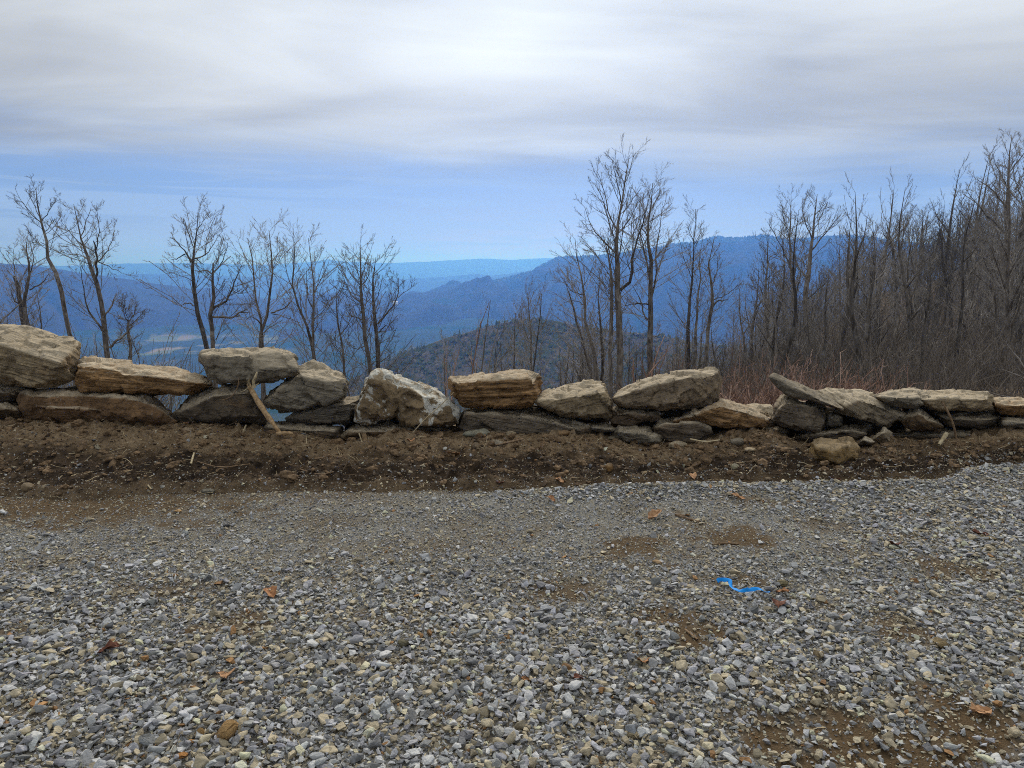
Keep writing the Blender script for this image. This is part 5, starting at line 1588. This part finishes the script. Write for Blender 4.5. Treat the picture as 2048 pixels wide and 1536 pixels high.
def saplings():
    rs = np.random.RandomState(62)
    data = [('pale thin sapling with two stems rising behind the boxy tan block', 10.5, M_TWIG, [[(961, 760, 3.2), (971, 673, 2.4), (981, 600, 1)], [(972, 760, 2.6), (985, 700, 2), (1000, 640, 1)]]),
            ('reddish thin sapling leaning right, left of the pale two-stemmed one', 10, M_CANE, [[(941, 762, 3), (952, 700, 2.6), (961, 646, 2), (979, 604, 1)]]),
            ('leaning pale switch right of the two-stemmed sapling', 9.5, M_TWIG, [[(978, 760, 2.6), (1005, 715, 2), (1030, 680, 1)]]),
            ('short dark switch left of the boxy tan block', 9, M_CANE, [[(902, 768, 2), (910, 730, 1.6), (918, 700, 1)]]),
            ('thin reddish switch standing left of the short dark one', 9.2, M_CANE, [[(892, 775, 2), (893, 740, 1.5), (892, 706, 1)]]),
            ('reddish broken canes sprouting behind the left of the big slanted slab', 9.5, M_CANE, [[(1275, 778, 4), (1300, 745, 3), (1325, 715, 2), (1345, 690, 1)], [(1268, 770, 4), (1266, 740, 4), (1267, 722, 3)], [(1300, 765, 3), (1312, 710, 2.5), (1330, 670, 1.5)], [(1296, 765, 3), (1288, 740, 2.5), (1280, 715, 1.5)], [(1310, 760, 3), (1330, 715, 2), (1336, 690, 1)]]),
            ('pale bare branch reaching in from the right edge above the wall', 9.5, M_TWIG, [[(2070, 790, 4), (2045, 725, 3), (2020, 698, 2), (2008, 680, 1)], [(2060, 760, 3), (2030, 748, 2.4), (2002, 738, 1)], [(2060, 800, 3), (1990, 790, 2), (1962, 775, 1)]]),
            ('thin brown vine stem standing between the squared block and the wedge boulder', 8.5, M_TWIG, [[(300, 790, 2), (305, 760, 1.6), (318, 725, 1)], [(340, 800, 2), (352, 770, 1.5), (372, 735, 1)]])]
    for i, (label, Y, mt, stems) in enumerate(data):
        if i == 7:
            label = 'two thin dark switches standing behind the gap right of the stepped slab'
        b = at(stems[0][0][0], stems[0][0][1], Y)
        gz = min(float(slope_z(b[0], Y)) - .05, b[2] - .05)
        o0 = np.array([b[0], Y, gz])
        r = empty('sapling', o0, label, 'sapling', 'thin saplings close behind the wall')
        mains = []
        for k, st in enumerate(stems):
            p = np.array([at(q[0], q[1], Y + .1 * k) for q in st])
            w = np.maximum(np.array([q[2] for q in st]) * Y / FOC * .5, .003)
            p = np.concatenate([[[p[0, 0], p[0, 1], min(gz, p[0, 2] - .02)]], p]); w = np.concatenate([[w[0]], w])
            P, W = resample(p - o0, w, 10)
            mains.append((P, W, True))
            V, F = tubes(P[None], W[None], 5)
            mesh_np('stem', V, F, mt, r)
        P = np.concatenate([m[0][None] for m in mains]); W = np.concatenate([m[1][None] for m in mains])
        a, bb = sprout(rs, P, W, 7, 5, .35, 1, 35, .3, .12, .6, .6, .0028, .3, .12)
        tb = Tubes(); tb.add(a, bb, 3)
        a2, b2 = sprout(rs, a, bb, 2, 3, .3, 1, 35, .4, .08, .25, .7, .0022, .3, .12)
        tb.add(a2, b2, 3)
        V, F = tb.arrays()
        mesh_np('twigs', V, F, mt, r)['kind'] = 'stuff'


saplings()

# ------------------------------------------------------------------ small things
def simple_mat(name, c0, c1, scale=20.0, rough=0.8, spec=0.2):
    m, T = material(name)
    n = T.noise((T.n('ShaderNodeNewGeometry'), 'Position'), scale, 5, 0.65)
    oi = T.n('ShaderNodeObjectInfo')
    c = T.mix(1.0, T.mix(T.ss(n, 0.35, 0.65), c0, c1), T.mix((oi, 'Random'), (0.8, 0.8, 0.8), (1.2, 1.18, 1.15)), 'MULTIPLY')
    finish(T, c, rough, bump=n, bump_dist=0.004, strength=0.6, spec=spec)
    return m


def drive_at(px, py):
    d = ray(px, py)
    Y = np.linspace(1.9, 6.6, 3000)
    gz = np.maximum(drive_z(d[0] * Y, Y), bank_z(d[0] * Y, Y))
    i = np.argmax(gz >= EYE + d[2] * Y)
    return np.array([d[0] * Y[i], Y[i], gz[i]])


def ribbon():
    m, T = material('blue_plastic')
    n = T.noise((T.n('ShaderNodeNewGeometry'), 'Position'), 30.0, 3, 0.6)
    finish(T, T.mix(n, (0.005, 0.20, 0.62), (0.02, 0.30, 0.80)), 0.6, bump=n, bump_dist=0.01, strength=0.4, spec=0.12)
    path = [(1434, 1163), (1440, 1160), (1449, 1160), (1459, 1161), (1461, 1167), (1463, 1174), (1472, 1181), (1483, 1184), (1492, 1184), (1500, 1180), (1507, 1178), (1515, 1178), (1523, 1180), (1531, 1184), (1540, 1187)]
    P = np.array([drive_at(*p) - ray(*p) * (0.034 / -ray(*p)[2]) for p in path])
    P, _ = resample(P, np.ones(len(P)), 60)
    s = np.linspace(0, 1, 60)
    P[:, 2] = drive_z(P[:, 0], P[:, 1]) + 0.034 + 0.006 * np.sin(s * 13) + 0.003 * np.sin(s * 31 + 1)
    t = np.gradient(P, axis=0); t /= np.linalg.norm(t, axis=1, keepdims=True)
    side = np.stack([-t[:, 1], t[:, 0], 0 * s], 1)
    roll = 0.35 + 0.75 * np.sin(s * 11 + .6) + 0.25 * np.sin(s * 33)
    w = 0.0098 * (1 + .12 * np.sin(s * 60))
    w[0] *= .8
    V = []
    for k in (-1, -.33, .33, 1):
        V.append(P + side * (k * w * np.cos(roll))[:, None] + np.array([0, 0, 1.0]) * (k * w * np.sin(roll) + .002 * (1 - k * k))[:, None])
    V = np.stack(V, 1)
    th = V.copy(); th[..., 2] -= .0012
    F = grid_faces(60, 4)
    o = mesh_np('plastic_ribbon', np.concatenate([V.reshape(-1, 3), th.reshape(-1, 3)]), np.concatenate([F, F[:, ::-1] + 240]), m)
    tag(o, 'bright blue strip of plastic ribbon lying kinked on the gravel', 'ribbon')


ribbon()

M_LEAF = simple_mat('dead_leaf', (0.20, 0.085, 0.038), (0.36, 0.185, 0.085), 60.0)
M_LEAFD = simple_mat('dark_dead_leaf', (0.075, 0.028, 0.018), (0.15, 0.06, 0.035), 60.0)
M_LEAFO = simple_mat('orange_dead_leaf', (0.30, 0.155, 0.075), (0.44, 0.26, 0.14), 60.0)


def leaf(px, py, wpx, mat, label, seed, high=1.0):
    rs = np.random.RandomState(seed)
    p = drive_at(px, py)
    L = wpx / FOC * math.hypot(p[1], EYE)
    U, Wd = 11, 7
    u = np.linspace(0, 1, U)[:, None]
    v = np.linspace(-1, 1, Wd)[None, :]
    half = 0.34 * np.sin(math.pi * np.clip(u * .97 + .02, 0, 1)) ** 0.7 * (1 + .22 * np.sin(u * 19 + rs.rand() * 6))
    x = (u - .5) * np.ones_like(v)
    y = half * v
    z = high * (0.22 * np.abs(v) ** 1.5 * half * 2.2 + 0.16 * np.sin(u * 3.1 + rs.rand() * 3) + 0.05 * np.sin(u * 11 + v * 4)) + .02
    V = np.stack([x, y, z], -1) * L
    a = rs.uniform(0, 6.28)
    c, s = math.cos(a), math.sin(a)
    V = V @ np.array([[c, s, 0], [-s, c, 0], [0, 0, 1]])
    V[..., 2] -= V[..., 2].min()
    F = grid_faces(U, Wd)
    lo = V.copy(); lo[..., 2] -= 0.0008
    n = U * Wd
    r = empty('dead_leaf', (p[0], p[1], p[2] + 0.006), label, 'leaf', 'dead leaves blown on to the drive and bank')
    mesh_np('blade', np.concatenate([V.reshape(-1, 3), lo.reshape(-1, 3)]), np.concatenate([F, F[:, ::-1] + n]), mat, r)
    mid = V[:, Wd // 2] + np.array([0, 0, .0015])
    tail = mid[0] + (mid[0] - mid[2]) * 1.1 + np.array([0, 0, .01 * high])
    P, W = resample(np.concatenate([[tail], mid[:8]]), np.full(9, .016 * L), 8)
    Vt, Ft = tubes(P[None], W[None], 4)
    mesh_np('stalk', Vt, Ft, mat, r)


for i, (px, py, w, mt, lab) in enumerate([
        (541, 1194, 34, M_LEAF, 'pinkish brown dead leaf on the gravel, left of the middle of the drive'), (217, 1310, 40, M_LEAFD, 'dark red-brown crumpled leaf on the gravel at lower left'), (452, 1362, 46, M_LEAFO, 'curled orange-tan leaf lying among the gravel above the big tan stone'),
        (1309, 1038, 34, M_LEAFO, 'orange-tan leaf on the far gravel, above the brown soil patches'), (1102, 1004, 20, M_LEAF, 'small pinkish leaf on the far gravel near the bank'),
        (1557, 1218, 42, M_LEAFD, 'big brown curled leaf just below the blue ribbon'), (1564, 1190, 24, M_LEAF, 'small brown leaf at the right end of the blue ribbon'), (1790, 1096, 28, M_LEAFD, 'dark red leaf on the gravel at right, beyond the ribbon'), (1960, 1072, 30, M_LEAFD, 'dark leaf on the gravel near the right edge'),
        (1961, 1430, 44, M_LEAFO, 'large reddish-orange leaf at the lower right edge'), (1476, 1000, 26, M_LEAFO, 'orange leaf on the gravel close to the bank, right of centre'), (1286, 1330, 30, M_LEAF, 'narrow rust-coloured leaf on the gravel below the soil patches'), (1055, 1364, 24, M_LEAF, 'rusty leaf scrap in the foreground gravel, centre'),
        (1158, 1364, 24, M_LEAFD, 'dark rusty leaf scrap in the foreground gravel, just right of centre'), (1119, 966, 20, M_LEAFO, 'upright peach-coloured leaf on the edge of the bank'), (908, 912, 30, M_LEAF, 'reddish leaf lying on the soil bank below the boxy block'), (822, 888, 22, M_LEAF, 'brown leaf on the bank at the foot of the peaked boulder'),
        (1000, 968, 18, M_LEAFD, 'dark red leaf at the gravel edge left of the peach one'), (1385, 958, 22, M_LEAFO, 'orange leaf at the gravel edge below the squat dark block'),
        (1672, 962, 20, M_LEAFD, 'dark red leaf at the gravel edge below the loose tan boulder'), (372, 852, 16, M_LEAFO, 'pale orange leaf tucked under the stepped slab')]):
    leaf(px, py, w, mt, lab, 400 + i)


def drive_stones():
    data = [(446, 1470, 58, 46, (0.40, 0.26, 0.12), 'large smooth tan stone with a dark side, biggest on the drive'), (396, 1468, 27, 24, (0.32, 0.21, 0.09), 'ochre stone just left of the large tan stone'), (357, 1519, 28, 20, (0.40, 0.20, 0.07), 'orange stone at the bottom edge, left of the large tan stone'),
            (1315, 1126, 22, 10, (0.42, 0.30, 0.18), 'flat tan stone below the brown soil patch'), (781, 1125, 14, 11, (0.42, 0.33, 0.2), 'tan pointed stone standing on the packed grit, left of centre'), (774, 1068, 10, 9, (0.45, 0.40, 0.28), 'cream chip standing on the packed grit, far side'),
            (806, 1290, 26, 22, (0.16, 0.15, 0.10), 'dark olive stone on the gravel left of the centre'), (838, 1269, 12, 10, (0.5, 0.34, 0.15), 'yellow-tan pebble above the dark olive stone'), (906, 1268, 12, 9, (0.48, 0.32, 0.15), 'yellow-tan pebble right of the first yellow pebble'),
            (1566, 1168, 26, 16, (0.22, 0.19, 0.11), 'olive brown stone beside the right end of the blue ribbon'), (1990, 1080, 34, 10, (0.25, 0.2, 0.11), 'flat tan stone by the dark leaf near the right edge'), (1640, 1310, 26, 20, (0.34, 0.27, 0.17), 'tan stone in the right gravel, below the soil patch'),
            (1000, 1470, 36, 18, (0.36, 0.37, 0.38), 'pale grey slab-like stone in the foreground centre'), (1270, 1475, 34, 16, (0.42, 0.36, 0.24), 'cream flat stone in the foreground right of centre'), (290, 1487, 40, 22, (0.27, 0.29, 0.31), 'long blue-grey stone in the foreground left'), (1885, 1290, 34, 22, (0.38, 0.29, 0.16), 'tan stone in the right gravel near the edge'),
            (1105, 1248, 22, 10, (0.29, 0.30, 0.31), 'flat grey stone in the middle of the drive'), (450, 1052, 20, 10, (0.20, 0.21, 0.23), 'dark slate stone on the far left gravel'), (352, 1024, 20, 9, (0.45, 0.30, 0.15), 'tan stone on the far left gravel near the bank')]
    for i, (px, py, w, h, tint, label) in enumerate(data):
        rs = np.random.RandomState(600 + i)
        b = drive_at(px, py + h * .42)
        wm = w / FOC * math.hypot(b[1], EYE)
        hm = h / FOC * math.hypot(b[1], EYE)
        bm = bmesh.new()
        for _ in range(22):
            v = rs.normal(size=3); v /= np.linalg.norm(v)
            v *= 0.5 * (1 + .10 * rs.normal())
            bm.verts.new((v[0] * wm, v[1] * wm * .75, v[2] * hm * .8))
        bmesh.ops.convex_hull(bm, input=bm.verts)
        bmesh.ops.delete(bm, geom=[v for v in bm.verts if not v.link_faces], context='VERTS')
        bmesh.ops.bevel(bm, geom=bm.edges[:], offset=wm * .035, segments=2, affect='EDGES')
        me = bpy.data.meshes.new('stone')
        bm.to_mesh(me); bm.free()
        me.materials.append(M_ROCK)
        a = me.attributes.new('dust', 'FLOAT', 'POINT')
        for an in ('bed', 'along'):
            q = me.attributes.new(an, 'FLOAT', 'POINT')
            q.data.foreach_set('value', np.array([v.co.z + .1 * v.co.x for v in me.vertices], np.float32))
        o = bpy.data.objects.new('stone', me)
        C.objects.link(o)
        o.location = (b[0], b[1] + wm * .3, b[2] + hm * .33)
        o.rotation_euler = (rs.normal(0, .15), -0.6 if i == 0 else rs.normal(0, .15), rs.uniform(-.4, .4))
        o.color = (*tint, 1)
        tag(o, label, 'stone', 'odd stones lying on the gravel drive')


drive_stones()

M_WOOD = simple_mat('weathered_wood', (0.20, 0.125, 0.062), (0.36, 0.25, 0.14), 45.0)
M_STICK = simple_mat('dry_stick', (0.13, 0.08, 0.045), (0.24, 0.165, 0.10), 45.0)
M_STRAW = simple_mat('dry_straw', (0.36, 0.28, 0.16), (0.55, 0.46, 0.30), 45.0)


def stick(pts, mat, label, cat='stick', name='stick', group='sticks and straws on the bank and drive', sides=6, splinter=False):
    """pts: (px, py, width px, Y or None = lies on the ground)"""
    P = []
    for px, py, w, Y in pts:
        P.append(drive_at(px, py) + np.array([0, 0, .006]) if Y is None else at(px, py, Y))
    P = np.array(P)
    w = np.array([p[2] for p in pts]) * np.hypot(P[:, 1], EYE) / FOC * .5
    q, W = resample(P, w, 12)
    W = W * (1 + .10 * np.random.RandomState(int(pts[0][0])).normal(size=12))
    o0 = q[np.argmin(q[:, 2])]
    V, F = tubes((q - o0)[None], W[None], sides)
    if splinter:
        r = empty(name, o0, label, cat, group)
        mesh_np('shaft', V, F, mat, r)
        rs = np.random.RandomState(3)
        a, b = sprout(rs, (q - o0)[None][:, ::1], W[None], 7, 4, 0.0, 0.06, 35, .2, .05, .10, .4, .003, .9, .1)
        V, F = tubes(a, b, 4)
        mesh_np('splinters', V, F, M_STRAW, r)
        # torn strip of bark hanging up to the block
        return r
    o = mesh_np(name, V, F, mat)
    o.location = o0
    return tag(o, label, cat, group)


stick([(497, 768, 8, 6.12), (511, 795, 13, 6.06), (532, 828, 11, 6.0), (560, 866, 9, 5.93)], M_WOOD, 'snapped tan branch leaning against the wall under the squared block', 'branch', 'broken_branch', splinter=True)
stick([(508, 775, 7, 6.05), (507, 762, 6, 6.03), (512, 752, 5, 6.0), (514, 744, 4, 6.0)], M_STRAW, 'frayed pale strip of torn bark hanging over the face of the squared block', 'bark')
stick([(553, 868, 8, 5.9), (575, 866, 9, 5.9), (586, 868, 6, 5.9)], M_WOOD, 'short tan wood chunk lying at the foot of the snapped branch', 'wood')
stick([(1884, 803, 3, 5.95), (1898, 828, 4, 5.95), (1907, 850, 4, 5.96), (1913, 878, 4, 5.98)], M_STICK, 'thin dark stick leaning on the right end of the wall')
stick([(1894, 866, 9, 5.95), (1886, 878, 8, 5.93), (1878, 890, 7, 5.9)], M_STRAW, 'pale stub of broken wood poking from the bank at right', 'wood')
stick([(826, 865, 2, 5.95), (850, 838, 2, 5.92), (880, 812, 1.6, 5.9), (908, 784, 1.2, 5.88)], M_STRAW, 'long thin straw leaning across the peaked boulder')
stick([(1047, 878, 4, 5.9), (1020, 884, 4, 5.9), (990, 892, 3, None)], M_STICK, 'brown stick lying on the bank below the wide base boulder')
stick([(388, 908, 4, None), (382, 930, 4, None)], M_STRAW, 'pale upright straw on the bank below the smooth orange boulder')
stick([(727, 866, 11, 5.9), (731, 882, 10, 5.88)], M_WOOD, 'short squared tan wood stub standing under the peaked boulder', 'wood')
stick([(718, 866, 3, 5.9), (724, 884, 3, 5.88)], M_STRAW, 'thin pale splinter standing left of the wood stub')
stick([(487, 864, 4, 5.95), (492, 850, 3, 5.93)], M_STRAW, 'pale sliver of wood standing under the dark boulder')
stick([(296, 972, 3, None), (303, 980, 3, None)], M_STRAW, 'short pale straw by the gravel edge on the left')
stick([(761, 955, 3, None), (765, 976, 3, None)], M_STRAW, 'white straw at the gravel edge below the peaked boulder')
stick([(1380, 878, 3, 5.9), (1410, 884, 3, 5.88), (1440, 880, 2, 5.86)], M_STRAW, 'bent pale stick in front of the squat dark block')
stick([(1370, 1034, 7, None), (1345, 1030, 6, None), (1400, 1046, 5, None)], M_STICK, 'brown stick half buried in the soil patch on the far gravel')
stick([(1425, 1091, 4, None), (1452, 1088, 4, None), (1478, 1090, 3, None)], M_STICK, 'dark thin stick on the far gravel right of the soil patch')
stick([(1512, 1394, 5, None), (1536, 1382, 5, None)], M_STICK, 'short brown stick in the foreground gravel at right')
stick([(885, 1195, 4, None), (905, 1212, 4, None)], M_STRAW, 'tan splinter on the gravel in the middle of the drive')
stick([(1370, 1262, 5, None), (1395, 1282, 4, None)], M_STICK, 'brown stick on the soil patch left of the ribbon')
stick([(738, 1368, 3, None), (745, 1384, 3, None)], M_STRAW, 'pale splinter in the foreground gravel')
stick([(930, 915, 3, None), (925, 895, 3, 5.9)], M_STRAW, 'straw poking from the bank below the boxy block')
stick([(395, 925, 2, None), (440, 938, 3, None), (500, 930, 2, None)], M_STICK, 'thin root lying along the bank below the dark boulder')
stick([(600, 940, 3, None), (640, 952, 3, None), (668, 945, 2, None)], M_STICK, 'thin dark root on the bank below the wedge boulder')
stick([(478, 705 + 50, 2, 6.1), (476, 775, 2, 6.08), (462, 795, 2, 6.08), (445, 800, 1.5, 6.08)], M_STICK, 'thin curling root hanging on the face of the dark boulder')


def straw():
    rs = np.random.RandomState(15)
    n = 1500
    x = rs.uniform(-6, 7, n)
    ye = edge_y(x)
    t = rs.uniform(-.05, 1.35, n)
    y = ye + (_CRY - ye) * t
    k = rs.rand(n) < .16
    y[k] = rs.uniform(2.1, 5.3, k.sum())
    z = np.where(y < ye, drive_z(x, y) + .012, bank_z(x, y) + .006)
    L = rs.uniform(.03, .13, n)
    a = rs.uniform(0, 6.28, n)
    d = np.stack([np.cos(a), np.sin(a), rs.normal(.05, .35, n)], 1)
    P = np.zeros((n, 4, 3))
    P[:, 0] = np.stack([x, y, z], 1)
    for i in range(1, 4):
        d = d + rs.normal(0, .22, (n, 3)); d /= np.linalg.norm(d, axis=1, keepdims=True)
        P[:, i] = P[:, i - 1] + d * (L / 3)[:, None]
        P[:, i, 2] = np.maximum(P[:, i, 2], z - .003)
    Rd = np.repeat(rs.uniform(.0009, .0022, n)[:, None], 4, 1)
    h = rs.rand(n) < .45
    for mask, mt, nm in ((h, M_STRAW, 'straw_litter'), (~h, M_STICK, 'root_litter')):
        V, F = tubes(P[mask], Rd[mask], 3)
        o = mesh_np(nm, V, F, mt, BANK)
        o['kind'] = 'stuff'


straw()


def clods():
    """lumps of soil lying on the bank"""
    m = simple_mat('soil_clod', (0.075, 0.047, 0.026), (0.21, 0.14, 0.08), 30.0, 0.95)
    rs = np.random.RandomState(19)
    coll = bpy.data.collections.new('clod_shapes')
    for i in range(6):
        bm = bmesh.new()
        bmesh.ops.create_icosphere(bm, subdivisions=3, radius=.5)
        for v in bm.verts:
            p = v.co * 3
            f = 1 + .55 * float(fbm(p.x + i * 9, p.y, p.z, 4, .6))
            v.co = Vector((v.co.x * f, v.co.y * f * .85, v.co.z * f * .6))
        me = bpy.data.meshes.new('clod_shape')
        bm.to_mesh(me); bm.free()
        me.materials.append(m)
        coll.objects.link(bpy.data.objects.new('clod_shape', me))
    n = 2600
    x = rs.uniform(-6.2, 6.8, n)
    ye = edge_y(x)
    t = rs.beta(1.6, 1.1, n) * 1.3
    y = ye + (_CRY - ye) * t
    s = np.clip(.028 * np.exp(rs.normal(0, .55, n)), .012, .11)
    scatter('soil_clods', np.stack([x, y, bank_z(x, y) + .08 * s], 1), np.stack([rs.normal(0, .4, n), rs.normal(0, .4, n), rs.uniform(0, 6.28, n)], 1), s[:, None] * rs.uniform(.75, 1.25, (n, 3)), np.ones((n, 3)), BANK, coll)


clods()


def far_buildings():
    mw, T = material('white_wall')
    finish(T, (0.75, 0.75, 0.74), 0.8)
    mr, T = material('pale_roof')
    finish(T, (0.6, 0.61, 0.62), 0.7)
    mg, T = material('dark_window')
    finish(T, (0.05, 0.055, 0.06), 0.3)
    spots = [(478, 622, 62, 22, 'longest white shed in the valley, seen through the forked tree'), (446, 627, 40, 18, 'white shed left of the longest one in the valley'), (560, 621, 40, 16, 'white shed in the valley right of the longest one'), (372, 624, 44, 16, 'long low white shed at the foot of the left ridge'),
             (345, 640, 22, 16, 'small white house in the valley fields at left'), (470, 634, 34, 18, 'white shed nearest of the group behind the low bough'), (790, 606, 26, 18, 'white house on the far valley slope left of the big ridge'), (925, 626, 30, 14, 'pale building on the lower slope of the big ridge')]
    for px, py, L, D, label in spots:
        d = ray(px, py)
        Y = (VALLEY_Z + 8 - EYE) / d[2]
        x, z = d[0] * Y, VALLEY_Z + 3
        if px > 700:
            Y = min(Y, 3550); x = d[0] * Y; z = EYE + d[2] * Y
        L, D = L * 1.0, D * 1.0
        H = 5.0
        r = empty('valley_building', (x, Y, z), label, 'building', 'white buildings far down in the valley')

        def box(nm, x0, x1, y0, y1, z0, z1, mt, ridge_=False):
            bm = bmesh.new()
            if ridge_:
                ym = .5 * (y0 + y1)
                vs = [bm.verts.new(c) for c in ((x0, y0, z0), (x1, y0, z0), (x1, y1, z0), (x0, y1, z0), (x0, ym, z1), (x1, ym, z1))]
                for f in ((0, 1, 5, 4), (2, 3, 4, 5), (0, 4, 3), (1, 2, 5), (0, 3, 2, 1)):
                    bm.faces.new([vs[i] for i in f])
            else:
                bmesh.ops.create_cube(bm, size=1)
                for v in bm.verts:
                    v.co = Vector((x0 if v.co.x < 0 else x1, y0 if v.co.y < 0 else y1, z0 if v.co.z < 0 else z1))
            me = bpy.data.meshes.new(nm)
            bm.to_mesh(me); bm.free(); me.materials.append(mt)
            o = bpy.data.objects.new(nm, me); C.objects.link(o); o.parent = r
        box('wall', -L / 2, L / 2, -D / 2, D / 2, -6, H, mw)
        box('roof', -L / 2 - 1, L / 2 + 1, -D / 2 - 1, D / 2 + 1, H + .01, H + 4, mr, True)
        box('door', -2.5, 2.5, -D / 2 - .15, -D / 2 - .02, 0, 4, mg)


far_buildings()
